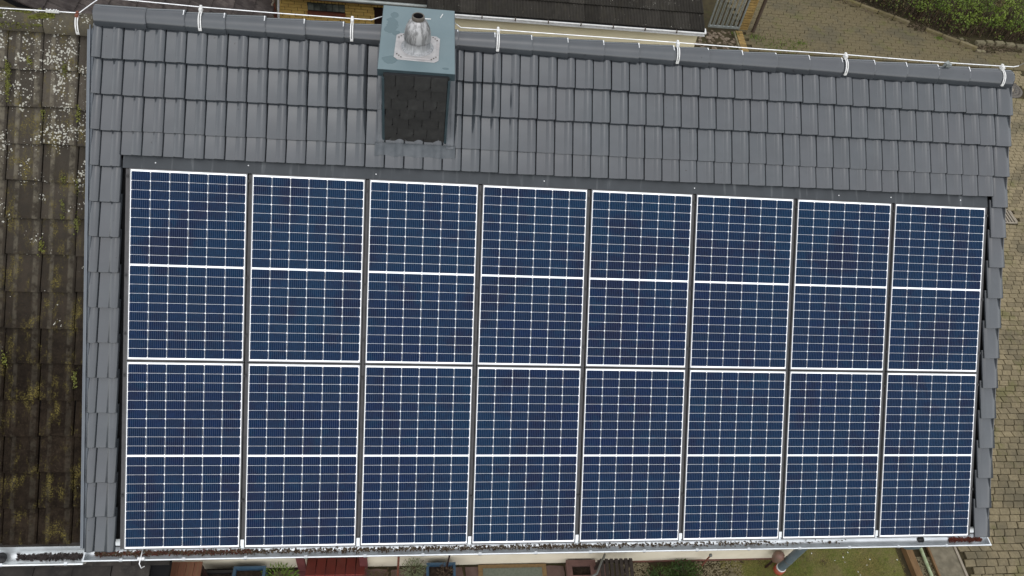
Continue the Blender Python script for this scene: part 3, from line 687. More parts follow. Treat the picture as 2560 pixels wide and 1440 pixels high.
for row in range(2):
    for c_ in range(8):
        side = 'left' if c_ < 4 else 'right'
        t = thing('solar_panel', 'blue solar panel in the %s row, %s from the %s' % (('upper', 'lower')[row], ORD[c_], side), 'solar panel', group='solar panels on the grey roof',
                  mw=ROOF @ T(c_ * PP + R.uniform(-.0008, .0008), -row * RPY, R.uniform(-.001, .001)) @ RX(R.uniform(-.0012, .0012)) @ RY(R.uniform(-.0012, .0012)))
        local('frame', fr_me, t, Matrix()); local('backsheet', bs_me, t, Matrix())
        for i in range(6):
            for j in range(20):
                yy = -.015 - (j + .5) * CHH - (.016 if j >= 10 else 0)
                local('solar_cell', cell_me, t, T(.0055 + (i + .5) * CW, yy, 0))
# rails between the panel columns
rail_me = MB().box(-.0125, .0125, -3.475, .004, -.06, -.024).mesh('rail_bar', M['rail'])
clamp_me = MB().box(-.016, .016, -.011, .011, -.02, -.006).box(-.006, .006, -.006, .006, -.006, -.001).mesh('clamp', M['black'])
foot_me = MB().box(-.0155, .0155, -.060, 0.0, -.05, -.008).box(-.0155, .0155, -.088, -.060, -.075, -.03).mesh('end_foot', M['zinc'])
NTH = ['', 'first', 'second', 'third', 'fourth', 'fifth', 'sixth', 'seventh']
for c_ in range(9):
    if c_ == 0: x, lab = -.028, 'dark mounting rail along the left end of the solar panels'
    elif c_ == 8: x, lab = 8.575, 'dark mounting rail along the right end of the solar panels'
    else: x, lab = c_ * PP - (PP - PW) / 2, 'dark mounting rail right of the %s panel column from the left' % NTH[c_]
    t = thing('mounting_rail', lab, 'rail', group='mounting rails between the solar panels', mw=ROOF @ T(x, 0, 0))
    local('rail_bar', rail_me, t, Matrix())
    for yy in (-.085, -.96, -1.53, -1.90, -3.03): local('clamp', clamp_me, t, T(0, yy + R.uniform(-.03, .03), 0))
    if 0 < c_ < 8: local('end_foot', foot_me, t, T(0, -3.432, 0))

# ------------------------------------------------------------------ lightning conductor along the ridge
lc = thing('lightning_conductor', 'white lightning conductor wire clipped along the roof ridge', 'wire', (4, 1.1, 6.0))
wy, wz = 1.115, 5.998
pts = [(-1.32, 1.05, 5.885), (-.75, 1.06, 5.885), (-.52, 1.065, 5.883), (-.47, 1.07, 5.885), (-.36, 1.10, 5.96), (-.27, 1.115, 6.022), (-.20, wy, 6.024), (.3, wy, 6.010)]
for x in (.59, 1.2, 1.944, 2.12): pts.append((x, wy, wz + .004 * math.sin(x * 3)))
pts += [(2.22, 1.275, 5.945), (2.89, 1.275, 5.945), (2.96, wy, 5.985)]
for x in (3.32, 4.2, 5.1, 6.0, 6.88, 7.8, 8.3, 8.65, 8.78): pts.append((x, wy, 5.992 + .004 * math.sin(x * 3)))
pts += [(8.84, wy + .01, 6.005), (8.95, wy + .05, 6.05), (9.4, wy + .25, 5.6), (10.0, 1.6, 4.2)]
i0 = pts.index(next(p for p in pts if p[0] > 8.9))
MB().tube(pts[:i0], .0048, 6).build('wire', M['alu'], lc)
MB().tube(pts[i0 - 1:i0 + 1], .0035, 5).build('wire_tail', M['greymetal'], lc)
def holder(x, y0, z0, r, m, cz, m2=None):
    a = [math.radians(t) for t in range(8, -86, -8)]
    b = MB()
    for s in (-.009, .009):
        vs = []
        for t in a:
            for rr, dx in ((r + .001, -.005), (r + .0045, -.005), (r + .0045, .005), (r + .001, .005)): vs.append((x + s + dx + (.0 if t > -.6 else .0), 1.064 + rr * math.sin(t), cz + rr * math.cos(t)))
        for i in range(len(a) - 1): b.add(vs[i * 4:i * 4 + 8], [(q, (q + 1) % 4, 4 + (q + 1) % 4, 4 + q) for q in range(4)])
    b.box(x - .014, x + .014, 1.064 + r * math.sin(math.radians(-84)) - .006, 1.064 + r * math.sin(math.radians(-84)) + .006, cz + r * .10 - .010, cz + r * .10 + .010)
    b.build('strap', m, lc)
    MB().box(x - .013, x + .013, y0 - .045, y0 + .010, z0 - .030, z0 + .006).box(x - .010, x + .010, y0 - .012, y0 + .014, z0 + .006, z0 + .016).build('wire_holder', m2 or m, lc)
for x in (.588, 1.944, 3.317, 5.106, 6.885, 8.649): holder(x, wy, wz, .112, M['white'], RZC)
holder(-.488, 1.065, 5.88, .125, M['white'], 5.745, M['rust'])
MB().box(-.75, -.64, 1.045, 1.065, 5.878, 5.896).tube([(-.735, 1.05, 5.893), (-.735, 1.05, 5.910)], .007, 6).tube([(-.705, 1.05, 5.893), (-.705, 1.05, 5.910)], .007, 6).tube([(-.675, 1.05, 5.893), (-.675, 1.05, 5.910)], .007, 6).tube([(-.655, 1.05, 5.893), (-.655, 1.05, 5.910)], .007, 6).build('wire_joint', M['white'], lc)
b = MB()
for q in range(5): b.box(-.03 + .01 * q, .0 + .012 * q, -.03, .02, -.02 + .004 * q, .01 + .006 * (q % 3), T(8.03, 1.095, 5.985) @ RZ(q * .9) @ RX(.3 * q))
b.build('wire_clamp', M['galv'], lc)

# ------------------------------------------------------------------ the neighbouring old roof on the left
OP = -.095
ROOFO = ROOF @ T(0, 0, OP)
old = thing('old_house', 'adjoining house with mossy lichen covered old roof tiles', 'house', (-3, 1.0, 0))
oroof = MB().box(-4.6, -.42, -3.46, 1.32, -.14, -.06).build('roof', M['deck'], old, ROOFO)
MB().add([(-4.6, 1.064, 5.78), (-.42, 1.064, 5.78), (-.42, 4.75, 2.54), (-4.6, 4.75, 2.54)], [(0, 1, 2, 3)]).build('back_slope', M['old'], oroof)
MB().box(-4.5, -.37, WY0, WY0 + .3, 0, 2.95).box(-4.5, -4.2, WY0 + .301, 4.0, 0, 2.95).build('wall', M['cream'], old)
oprof = [(0, -.008), (.003, 0), (.05, 0), (.062, .006), (.078, .014), (.095, .014), (.110, .006), (.122, 0), (.195, 0), (.208, .006), (.225, .015), (.245, .016), (.262, .010), (.275, .003), (.287, .001), (.292, -.008)]
def old_tile(pr, L):
    n = len(pr); b = MB(); z0, z1 = .004, -.040; lip = .026
    v = [(x, 0, z + z0 - .004) for x, z in pr] + [(x, .01, z + z0) for x, z in pr] + [(x, L, z + z1) for x, z in pr] + [(x, 0, z + z0 - lip) for x, z in pr]
    b.add(v, [(r_ * n + i, r_ * n + i + 1, (r_ + 1) * n + i + 1, (r_ + 1) * n + i) for r_ in (0, 1) for i in range(n - 1)], True)
    b.add(v, [(3 * n + i, 3 * n + i + 1, i + 1, i) for i in range(n - 1)])
    l = n - 1
    b.add([v[l], v[n + l], v[2 * n + l], (pr[l][0], L, z1 - .03), (pr[l][0], 0, z0 - lip)], [(4, 3, 2, 1, 0)])
    b.add([v[0], v[n], v[2 * n], (pr[0][0], L, z1 - .03), (pr[0][0], 0, z0 - lip)], [(0, 1, 2, 3, 4)])
    return b.mesh('roof_tile', M['old'])
ot, oh = old_tile(oprof, .40), old_tile([(0, -.01), (.003, 0), (.04, 0), (.075, .002), (.082, -.002), (.084, -.02)], .40)
for k in range(14):
    yb = .862 - .3335 * k
    for c_ in range(11):
        x = -.496 - .300 * c_
        mt = T(x + R.uniform(-.004, .004), yb + R.uniform(-.008, .008), R.uniform(-.004, .004)) @ RZ(R.uniform(-.012, .012)) @ RX(R.uniform(-.01, .01))
        local('roof_tile', oh if c_ == 0 else ot, oroof, mt)
    MB().box(-.412, -.398, yb, yb + .016, -.03, .006).build('tile_hook', M['black'], oroof, ROOFO)
ort = ridge_mesh(.130, .122, .42, 'ridge_tile', M['oldridge'], 12, 92)
for k in range(9): place('ridge_tile', ort, old, T(-.80 - .40 * k + (.03 if k == 0 else 0), 1.064 + R.uniform(-.008, .008), 5.742 + R.uniform(-.006, .006)) @ RZ(R.uniform(-.015, .015)))
b = MB(); q = random.Random(9)
for i in range(7000):
    x = q.uniform(-2.2, -.68); a = math.radians(q.gauss(-22, 20)); rr = .126
    if mnoise.noise(Vector((x * 4.5, a * 2, 3))) < .02: continue
    c_ = Vector((x, 1.064 + rr * math.sin(a), 5.742 + rr * math.cos(a))); s = q.uniform(.006, .014)
    mt = Matrix.Translation(c_) @ RX(-a) @ RZ(q.uniform(0, 6)) @ RX(q.uniform(-.9, .9))
    b.add([mt @ Vector(v) for v in ((-s, -s * .6, 0), (s, -s * .6, 0), (0, s, s * .9))], [(0, 1, 2)])
tag(b.build('moss', leaf('moss', (0.060, 0.065, 0.008), (0.10, 0.105, 0.012), (0.05, 0.045, 0.01))), kind='stuff')
b = MB(); q = random.Random(31)
for i in range(22):
    c0 = q.choice((0, 1, 1, 2, 3, 4)); cx0 = -.496 - .300 * c0 + q.choice((0.0, .012, .19)); cy0 = q.triangular(-3.4, 1.05, .9); n = q.randint(25, 90)
    for t in range(n):
        x, y = q.gauss(cx0, .011), q.gauss(cy0, .035); z = .006 + q.uniform(0, .018); sz = q.uniform(.004, .010)
        mt = ROOFO @ T(x, y, z) @ RZ(q.uniform(0, 6)) @ RX(q.uniform(-.9, .9))
        b.add([mt @ Vector(v) for v in ((-sz, -sz * .6, 0), (sz, -sz * .6, 0), (0, sz, sz * .8))], [(0, 1, 2)])
tag(b.build('moss', bpy.data.materials['moss']), kind='stuff')
og = place('gutter', gutter_mesh(-4.6, -.40, 'gutter', M['zincold'], -2.605, 2.485, .072), old)
x = -.55
while x > -4.5: place('gutter_bracket', brk, og, T(x, -2.605 - .077, 2.49)); x -= .56
place('outlet_hole', MB().lathe([(.060, 0), (.060, .004), (.0, .004)], (0, 0, 0), 24).mesh('outlet_hole', M['black']), og, T(-1.150, -2.612, 2.462))
litter('gutter_sludge', M['darklitter'], -1.02, -.42, 600, -2.605, 2.485, .072, 8, None, (.008, .02))
litter('gutter_sludge', M['darklitter'], -4.4, -1.3, 2500, -2.605, 2.485, .072, 18, None, (.008, .02))

# dark porch roof in front of it
pr = thing('porch_roof', 'dark slab tiled porch roof under the left gutter', 'roof', (-1.6, -2.4, 0))
PRM = T(-.02, -1.88, 1.18) @ RX(math.radians(14)) @ RZ(0)
base = place('deck', MB().box(-3.2, .0, -2.2, -.02, -.10, -.03).mesh('deck', M['deck']), pr, PRM)
for r_ in range(7):
    for c_ in range(8):
        w = .40; x1 = -.0 - c_ * w - (.2 if r_ % 2 else 0)
        if x1 < -3.0: continue
        b = MB().box(-w + .006, 0, 0, .36, -.012, .012, RX(-.035))
        local('roof_slab', b.mesh('roof_slab', M['porchtile']), pr, world_of(pr).inverted() @ PRM @ T(x1, -.33 - r_ * .31, .012) @ RZ(R.uniform(-.01, .01)))
b = MB()
for x in (-2.9, -.25): b.box(x, x + .1, -3.95, -3.85, 0, .60)
b.build('post', M['darkdoor'], pr)

# ------------------------------------------------------------------ houses behind
yh = thing('yellow_brick_house', 'yellow clinker brick house with glass block window behind the ridge', 'house', (1.7, 8.2, 0))
yw = MB().box(-.02, 4.2, 8.02, 8.4, 0, 2.6).build('wall', M['mortar'], yh)
BL, BH = .236, .0645
WIN = (.515, 1.205, 1.735, 1.975)
DOOR = (1.752, 2.70)
def brick_row(z, h, x0, x1, first, full, m, name='brick'):
    x = x0 - first
    while x < x1 - .02:
        a, e = max(x, x0), min(x + full - .011, x1 - .004)
        if e - a > .025:
            place(name, MB().box(0, e - a, 0, .03, 0, h).mesh(name, m), yw, T(a, 8.0 + R.uniform(-.002, .002), z))
        x += full
for r_ in range(13):
    z = 1.46 + r_ * BH; off = (0, .12, .05, .17)[r_ % 4]; m = M['rbrick'] if z < 1.57 else M['ybrick']
    holes = [DOOR] if z < 1.94 else []
    if WIN[2] - BH < z < WIN[3] - .03: holes = [(WIN[0], WIN[1])] + holes
    sol = 1.94 <= z < 2.0
    if sol: holes = [(WIN[0], WIN[1] + .02), DOOR]
    x = -.02
    for a, e in holes + [(3.4, 3.4)]:
        brick_row(z, BH - .0115, x, a, off, BL, m); x = e
    if sol:
        for a, e in holes: brick_row(z, BH * 1.75, a, e, 0, BH, m)
wn = MB().box(WIN[0], WIN[1], 8.004, 8.016, WIN[2], WIN[3] + .004).build('window', M['black'], yh)
gb = MB().box(-.052, .052, -.012, .006, -.07, .07).box(-.040, .040, -.016, -.012, -.058, .058).mesh('glass_block', M['glassblock'])
for k in range(6): place('glass_block', gb, wn, T(WIN[0] + .058 + k * .1148, 8.002, 1.893))
MB().box(WIN[0] - .005, WIN[1] + .005, 7.955, 8.0, 1.735, 1.80).build('sill', M['rbrick'], wn)
MB().box(1.752, 2.7, 7.998, 8.018, .3, 1.955).build('door', M['darkdoor'], yh)
MB().box(-.02, 4.2, 7.58, 7.60, 2.265, 2.33).build('fascia', M['soffit'], yh)
MB().add([(-.02, 7.56, 2.375), (4.2, 7.56, 2.375), (4.2, 10.0, 4.0), (-.02, 10.0, 4.0), (-.02, 7.62, 2.30), (4.2, 7.62, 2.30), (4.2, 10.0, 3.8), (-.02, 10.0, 3.8)], [(0, 1, 2, 3), (7, 6, 5, 4), (0, 4, 5, 1), (1, 5, 6, 2), (3, 7, 4, 0)]).build('roof', M['annextile'], yh)
MB().tube([(-.02, 7.54, 2.345), (4.2, 7.54, 2.335)], .036, 10).build('gutter', M['galv'], yh)
MB().tube([(2.74, 7.75, 2.0), (2.70, 7.75, 2.3), (2.6, 7.75, 2.8)], .03, 8).build('vent_pipe', M['galv'], yh)
MB().tube([(2.57, 7.75, 2.0), (2.57, 7.75, 2.6)], .006, 6).build('antenna_rod', M['galv'], yh)

an = thing('annex', 'low cream annex with black tiled roof and white gutter behind the chimney', 'house', (5.5, 8.5, 0))
MB().box(3.0, 7.79, 7.12, 7.4, 0, 2.62).box(7.5, 7.79, 7.401, 10.2, 0, 2.62).build('wall', M['cream2'], an)
P2 = math.radians(24)
RA = T(0, 7.05, 2.60) @ RX(P2)
ar = MB().box(2.72, 7.86, -.02, 4.6, -.10, -.03).build('roof', M['deck'], an, RA)
apf = []
for i in range(5):
    u = i * .058
    apf += [(u + .002, 0), (u + .016, .0), (u + .026, .012), (u + .044, .012), (u + .054, .0)]
def ripple(pr, L, m):
    n = len(pr); b = MB()
    v = [(x, 0, z) for x, z in pr] + [(x, L, z - .03) for x, z in pr] + [(x, 0, z - .02) for x, z in pr]
    b.add(v, [(i, i + 1, n + i + 1, n + i) for i in range(n - 1)] + [(2 * n + i, 2 * n + i + 1, i + 1, i) for i in range(n - 1)])
    return b.mesh('roof_tile', m)
at = ripple(apf, .42, M['annextile'])
for r_ in range(10):
    for c_ in range(18):
        x = 2.73 + c_ * .285
        if x + .28 > 7.88: continue
        local('roof_tile', at, ar, T(x, -.03 + r_ * .372, .0) @ RZ(R.uniform(-.006, .006)))
ag = MB().tube([(2.72, 6.965, 2.565), (7.86, 6.965, 2.565)], .018, 8).box(2.72, 7.86, 6.965, 7.06, 2.50, 2.515).build('gutter', M['white'], an)
abr = MB().box(-.010, .010, -.022, .03, -.022, .022).mesh('gutter_bracket', M['brownpipe'])
for k in range(9): place('gutter_bracket', abr, ag, T(3.1 + k * .60, 6.965, 2.565))
MB().tube([(7.86, 6.965, 2.565), (7.86, 7.06, 2.60)], .018, 8).build('gutter_end', M['white'], ag)
MB().box(2.72, 7.84, 7.045, 7.06, 2.46, 2.56).build('fascia', M['black'], an)

nb = thing('brown_roofed_house', 'house with dark brown tiled roof sloping down behind the old ridge', 'house', (-3, 9, 0))
RB = T(-.06, 7.0, 1.95) @ RZ(math.pi / 2) @ RX(math.radians(33))    # local +y climbs towards -x
nr = place('roof', MB().box(-2.4, 7, -.02, 5.5, -.14, -.06).mesh('roof', M['deck']), nb, RB)
nt_ = old_tile([(x, z * 1.6) for x, z in oprof], .40); nt_.materials.clear(); nt_.materials.append(M['brownroof'])
for r_ in range(14):
    for c_ in range(-7, 12):
        local('roof_tile', nt_, nr, T(-.3 + c_ * .30, r_ * .335, 0) @ RZ(R.uniform(-.012, .012)) @ RX(R.uniform(-.01, .01)))
MB().box(-4.0, -.25, 4.9, 5.15, 0, 1.75).build('wall', M['mortar'], nb)
MB().tube([(-.005, 7.80, .2), (.0, 7.80, 1.84), (.06, 7.80, 2.3), (.06, 7.8, 2.6)], .022, 10).build('downpipe', M['white'], nb)
MB().tube([(-.115, 7.80, .2), (-.11, 7.80, 1.84), (-.09, 7.80, 2.0), (-.06, 7.80, 2.05), (-.05, 7.8, 2.5)], .018, 8).build('cable_conduit', M['concrete'], nb)
MB().box(-.085, -.035, 7.80, 7.82, 1.6, 2.3).build('board', M['rust'], nb)

# gate, brick pier, brick edging beside the annex
gt = thing('metal_gate', 'galvanised bar gate beside the black roof corner', 'gate', (10.15, 11.4, 0))
def gx(t): return 9.78 + t * .78, 11.42 + t * .02
for nm, bx in (('bottom_rail', (.06, .11)), ('top_rail', (1.75, 1.80))): MB().box(9.76, 10.58, 11.40, 11.44, *bx).build(nm, M['galv'], gt)
for x in (9.76, 10.545): MB().box(x, x + .035, 11.402, 11.438, .111, 1.749).build('stile', M['galv'], gt)
bar = MB().box(-.009, .009, -.009, .009, .111, 1.749).mesh('bar', M['galv'])
for k in range(6):
    for s in (-.018, .018): place('bar', bar, gt, T(9.88 + k * .115 + s, 11.42, 0))
pier = thing('brick_pier', 'yellow brick pier beside the metal gate', 'pier', (10.70, 11.52, 0))
MB().box(10.61, 10.80, 11.46, 11.64, 0, 2.2).build('core', M['mortar'], pier)
pb = MB().box(.600, .810, 0, .02, 0, .058).mesh('brick', M['pbrick']); pc = MB().box(0, .02, 0, .185, 0, .058).mesh('brick', M['pbrick'])
for r_ in range(26): place('brick', pb, pier, T(10.0, 11.44, .01 + r_ * .07)); place('brick', pc, pier, T(10.80, 11.462, .01 + r_ * .07))
tag(MB().tube([(10.93, 11.36, 0), (10.93, 11.36, 2.4)], .045, 12).build('brown_downpipe', M['brownpipe']), 'brown downpipe standing on the paving right of the brick pier', 'downpipe')
ed = thing('brick_edging', 'row of yellow edging bricks between rubble and paving', 'edging', (10.5, 10.9, 0))
eb = MB().box(-.085, .085, -.026, .026, 0, .06).mesh('brick', M['pbrick']); ec = MB().box(-.02, .02, -.10, .10, 0, .07).mesh('brick', M['palestone'])
for k in range(22): place('brick', eb, ed, T(10.545 + k * -.004, 11.30 - k * .0615, R.uniform(-.004, .006)) @ RZ(R.uniform(-.05, .05)))
for k in range(6): place('brick', ec, ed, T(10.405 - k * .014, 11.18 - k * .215, 0) @ RZ(-.06))
b = MB(); q = random.Random(21)
for i in range(260):
    x, y = q.uniform(7.9, 10.4), q.uniform(9.4, 11.35); s = q.uniform(.03, .09)
    pts = [(x + s * math.cos(t * 1.05 + q.uniform(-.3, .3)) * q.uniform(.6, 1.1), y + s * math.sin(t * 1.05) * q.uniform(.6, 1.1)) for t in range(6)]
    b.prism(pts, 0, q.uniform(.015, .05), .008)
tag(b.build('rubble', M['rubble']), kind='stuff')

# hedge behind the kerb
hd = thing('hedge', 'dense green hedge with brownish foot behind the kerb', 'hedge', (16.5, 12.8, 0))
q = random.Random(5)
def hedge_pt(s):
    p0, p1, p2 = Vector((12.3, 14.85)), Vector((16.6, 11.98)), Vector((20.5, 11.75))
    return p0.lerp(p1, s / .55) if s < .55 else p1.lerp(p2, (s - .55) / .45)
gb_, bb_, tw = MB(), MB(), MB()
def hprof(u):   # height of the hedge face at depth u
    return .55 + 1.0 * min(1, u / .55) ** .6
for i in range(52000):
    s = q.random(); p0 = hedge_pt(s); dp_ = hedge_pt(min(1, s + .01)) - hedge_pt(max(0, s - .01)); nrm = Vector((-dp_.y, dp_.x)).normalized()
    u = q.uniform(0, 1.35) ** 1.3; h = hprof(u) * (1 + .22 * mnoise.noise(Vector((p0.x * 1.3, p0.y * 1.3 + u, 1))))
    z = h - abs(q.gauss(0, .16)) if q.random() < .72 else q.uniform(.06, h)
    if z < .05: continue
    bulge = .16 * mnoise.noise(Vector((p0.x * 2, z * 2.5, 5)))
    c_ = Vector((p0.x + nrm.x * (u + bulge - .05 * z), p0.y + nrm.y * (u + bulge - .05 * z), z))
    if mnoise.noise(c_ * 5.0) < -.30: continue
    sz = q.uniform(.018, .040)
    mt = Matrix.Translation(c_) @ Matrix.Rotation(q.uniform(0, 6.3), 4, 'Z') @ RX(q.uniform(-1.1, 1.1)) @ RY(q.uniform(-.6, .6))
    brown = (z < .40 + .3 * mnoise.noise(c_ * 2) and q.random() < .6) or mnoise.noise(c_ * 1.7 + Vector((9, 2, 0))) > .38
    (bb_ if brown else gb_).add([mt @ Vector(v) for v in ((0, -sz, 0), (sz * .55, 0, .004), (0, sz, 0), (-sz * .55, 0, .004))], [(0, 1, 2, 3)])
for i in range(700):
    s = q.random(); p0 = hedge_pt(s); u = q.uniform(0, .7)
    a = Vector((p0.x + u * .3, p0.y + u * .8, 0)); tw.tube([a, a + Vector((q.uniform(-.1, .1), q.uniform(-.1, .1), q.uniform(.3, .8))), a + Vector((q.uniform(-.2, .2), q.uniform(-.2, .2), q.uniform(.8, 1.2)))], [.007, .005, .002], 4, False)
gb_.build('foliage', M['hedge'], hd); bb_.build('dry_foliage', M['hedgebrown'], hd); tw.build('twigs', M['twig'], hd)
b = MB()
for i in range(1500):
    x = q.uniform(13, 19); y = kerb_y(x) + q.gauss(.05, .16); s = q.uniform(.012, .03)
    mt = T(x, y, .045 + q.uniform(0, .02)) @ RZ(q.uniform(0, 6)) @ RX(q.uniform(-.5, .5))
    b.add([mt @ Vector(v) for v in ((0, -s, 0), (s * .6, 0, .004), (0, s, 0), (-s * .6, 0, .004))], [(0, 1, 2, 3)])
tag(b.build('fallen_leaves', M['leaflitter']), kind='stuff')
b = MB()
for cx_, cy_, rr, n in ((10.95, 11.12, .18, 160), (11.6, 10.85, .5, 380), (12.1, 11.0, .12, 80), (10.45, 11.2, .12, 90), (16.2, 11.72, .1, 80)):
    for i in range(n):
        x, y = q.gauss(cx_, rr * .6), q.gauss(cy_, rr * .4); s = q.uniform(.012, .026)
        mt = T(x, y, .04) @ RZ(q.uniform(0, 6)); b.add([mt @ Vector(v) for v in ((-s * .4, 0, 0), (s * .4, 0, 0), (q.uniform(-.02, .02), q.uniform(-.02, .02), s * 2))], [(0, 1, 2)])
tag(b.build('weeds', M['fern']), kind='stuff')

# ------------------------------------------------------------------ front garden (a narrow strip under the gutter)
def planter(name, label, x0, x1, y0, y1, h, mat, t=.022):
    r = thing(name, label, 'planter', ((x0 + x1) / 2, (y0 + y1) / 2, 0))
    b = MB().box(x0, x1, y0, y0 + t, 0, h).box(x0, x1, y1 - t, y1, 0, h).box(x0, x0 + t, y0 + t, y1 - t, 0, h).box(x1 - t, x1, y0 + t, y1 - t, 0, h).box(x0 + t, x1 - t, y0 + t, y1 - t, 0, .02)
    b.build('tub', mat, r)
    b = MB().box(x0 - .012, x1 + .012, y0 - .012, y0 + .012, h - .03, h + .006).box(x0 - .012, x1 + .012, y1 - .012, y1 + .012, h - .03, h + .006).box(x0 - .012, x0 + .012, y0 + .012, y1 - .012, h - .03, h + .006).box(x1 - .012, x1 + .012, y0 + .012, y1 - .012, h - .03, h + .006)
    b.build('rim', mat, r)
    MB().box(x0 + t, x1 - t, y0 + t, y1 - t, .02, h - .05).build('soil', M['potsoil'], r)
    return r
planter('planter', 'blue planter box beside the black planter under the gutter', .525, .885, -2.35, -1.955, .30, M['bluepot'])
planter('planter', 'blue planter box with a dark stake left of the doormat', 2.87, 3.215, -2.35, -1.955, .30, M['bluepot'])
planter('planter', 'black planter box beside the wooden bench under the gutter', .165, .515, -2.36, -1.985, .27, M['blackpot'])
planter('stone_trough', 'reddish stone trough left of the slatted chair', 4.70, 5.065, -2.15, -1.905, .16, M['trough'], .06)
def bush(name, label, cat, c_, rx, ry, h, n, mat, sz, seed, spiky=False, stem=None):
    r = thing(name, label, cat, c_); q = random.Random(seed); b = MB(); st = MB()
    for i in range(n):
        a = q.uniform(0, 6.28); u = math.sqrt(q.random()); z = q.random()
        x, y = c_[0] + rx * u * math.cos(a) * (.5 + .6 * z), c_[1] + ry * u * math.sin(a) * (.5 + .6 * z); zz = c_[2] + h * z * (1 - .35 * u * u)
        s = q.uniform(*sz)
        mt = T(x, y, zz) @ RZ(a + q.uniform(-.7, .7)) @ RY(q.uniform(-1.0, .3)) @ RX(q.uniform(-.6, .6))
        w = .16 if spiky else .5
        b.add([mt @ Vector(v) for v in ((-s * .3, 0, 0), (s * .3, -s * w, .003), (s * 1.2, 0, 0), (s * .3, s * w, .003))], [(0, 1, 2, 3)])
    for i in range(max(6, n // 40)):
        a = q.uniform(0, 6.28); u = q.random()
        st.tube([(c_[0], c_[1], c_[2]), (c_[0] + rx * .4 * u * math.cos(a), c_[1] + ry * .4 * u * math.sin(a), c_[2] + h * .5), (c_[0] + rx * u * math.cos(a), c_[1] + ry * u * math.sin(a), c_[2] + h * .9)], [.005, .004, .002], 4, False)
    b.build('leaves', mat, r); st.build('stems', stem or M['twig'], r)
    return r
bush('green_plant', 'bright green leafy plant right of the blue planter', 'plant', (1.06, -2.06, .0), .22, .16, .40, 420, M['fern'], (.02, .045), 1, True)
bush('lavender_bush', 'grey green lavender bush beside the rusty pole', 'plant', (2.70, -2.02, .0), .17, .13, .46, 900, M['lavender'], (.012, .03), 2, True)
bush('dry_plant', 'brown dried plant left of the rusty pole', 'plant', (2.28, -2.06, .0), .26, .14, .22, 420, M['hedgebrown'], (.012, .03), 3, True)
bush('dry_stalks', 'dried brown stalks growing in the right blue planter', 'plant', (3.08, -2.12, .25), .10, .12, .25, 130, M['twig'], (.015, .04), 4, True)
bush('low_shrub', 'low dark green shrub against the cream wall', 'shrub', (6.30, -2.06, .0), .24, .16, .16, 1500, M['shrub'], (.010, .022), 5)
bush('low_shrub', 'sparse dark shrub nearest the slatted chair', 'shrub', (5.98, -2.08, .0), .20, .15, .11, 650, M['shrub'], (.010, .022), 6)
tag(MB().tube([(2.50, -2.13, 0), (2.51, -2.11, 1.0), (2.53, -2.09, 1.7)], .013, 8).build('rusty_pole', M['rust']), 'thin rusty pole standing left of the lavender bush', 'pole')
tag(MB().tube([(3.10, -2.06, .2), (3.125, -2.03, .9), (3.13, -2.02, 1.4)], .011, 8).build('garden_stake', M['darkdoor']), 'dark wooden stake stuck in the right blue planter', 'stake')
be = thing('wooden_bench', 'reddish brown wooden bench beside the black planter', 'bench', (.08, -2.25, 0))
for k in range(4): place('seat_plank', MB().box(-.10 + k * .086, -.10 + k * .086 + .082, -2.55, -2.035, .71, .74).mesh('seat_plank', M['bench']), be)
for x in (-.09, .20):
    for y in (-2.52, -2.10): MB().box(x, x + .04, y, y + .04, 0, .708).build('leg', M['darkdoor'], be)
mt_ = thing('doormat', 'grey green doormat with tan border against the cream wall', 'doormat', (3.99, -2.15, 0))
MB().box(3.54, 4.44, -2.42, -1.885, .02, .034).build('border', M['matedge'], mt_)
MB().box(3.60, 4.38, -2.38, -1.935, .035, .042).build('pile', M['mat'], mt_)
tag(MB().box(1.42, 2.0, -2.36, -2.045, .02, .04).build('boot_mat', M['black']), 'black mat below the red window sill', 'doormat')
terr = MB().box(.9, 5.2, -3.4, -1.885, .002, .006).build('terrace', M['soil']); structure(terr)
b = MB(); q = random.Random(33)
x = .92
slabs = []
while x < 5.1:
    w = q.uniform(.22, .36); y = -1.895
    while y > -3.2:
        h = q.uniform(.16, .30); k_ = .03
        pts = [(x + q.uniform(0, k_), y - h + q.uniform(0, k_)), (x + w - q.uniform(0.012, k_), y - h + q.uniform(0, k_)), (x + w - q.uniform(.0, .012), y - h * .5), (x + w - q.uniform(0.012, k_), y - q.uniform(0.01, k_)), (x + q.uniform(.05, w - .05), y - .008), (x + q.uniform(0, k_), y - q.uniform(.01, k_))]
        cx_ = sum(p[0] for p in pts) / 6; cy_ = sum(p[1] for p in pts) / 6
        place('slab', MB().prism([(a - cx_, c_ - cy_) for a, c_ in pts], 0, .014, .003).mesh('slab', M['slab']), terr, T(cx_, cy_, .006)); y -= h
    x += w
# dark slatted chair with a bent grey armrest
chx = thing('slatted_chair', 'dark slatted garden chair with grey metal armrest under the gutter', 'chair', (5.3, -2.3, 0))
sm = MB().box(-.021, .021, -.30, .30, -.010, .010).mesh('seat_slat', M['chair'])
for k in range(7): place('seat_slat', sm, chx, T(5.075 + k * .064, -2.29, .45) @ RZ(-.05))
for y in (-2.55, -2.03): MB().box(5.04, 5.50, y, y + .03, .41, .438).build('seat_rail', M['chair'], chx)
for x in (5.05, 5.47):
    for y in (-2.55, -2.03): MB().box(x, x + .03, y, y + .03, 0, .409).build('leg', M['chair'], chx)
MB().tube([(5.12, -1.98, .46), (5.10, -1.99, .60), (5.03, -2.10, .66), (4.95, -2.25, .66), (4.82, -2.30, .62), (4.80, -2.32, .46)], .014, 8).build('armrest', M['greymetal'], chx)
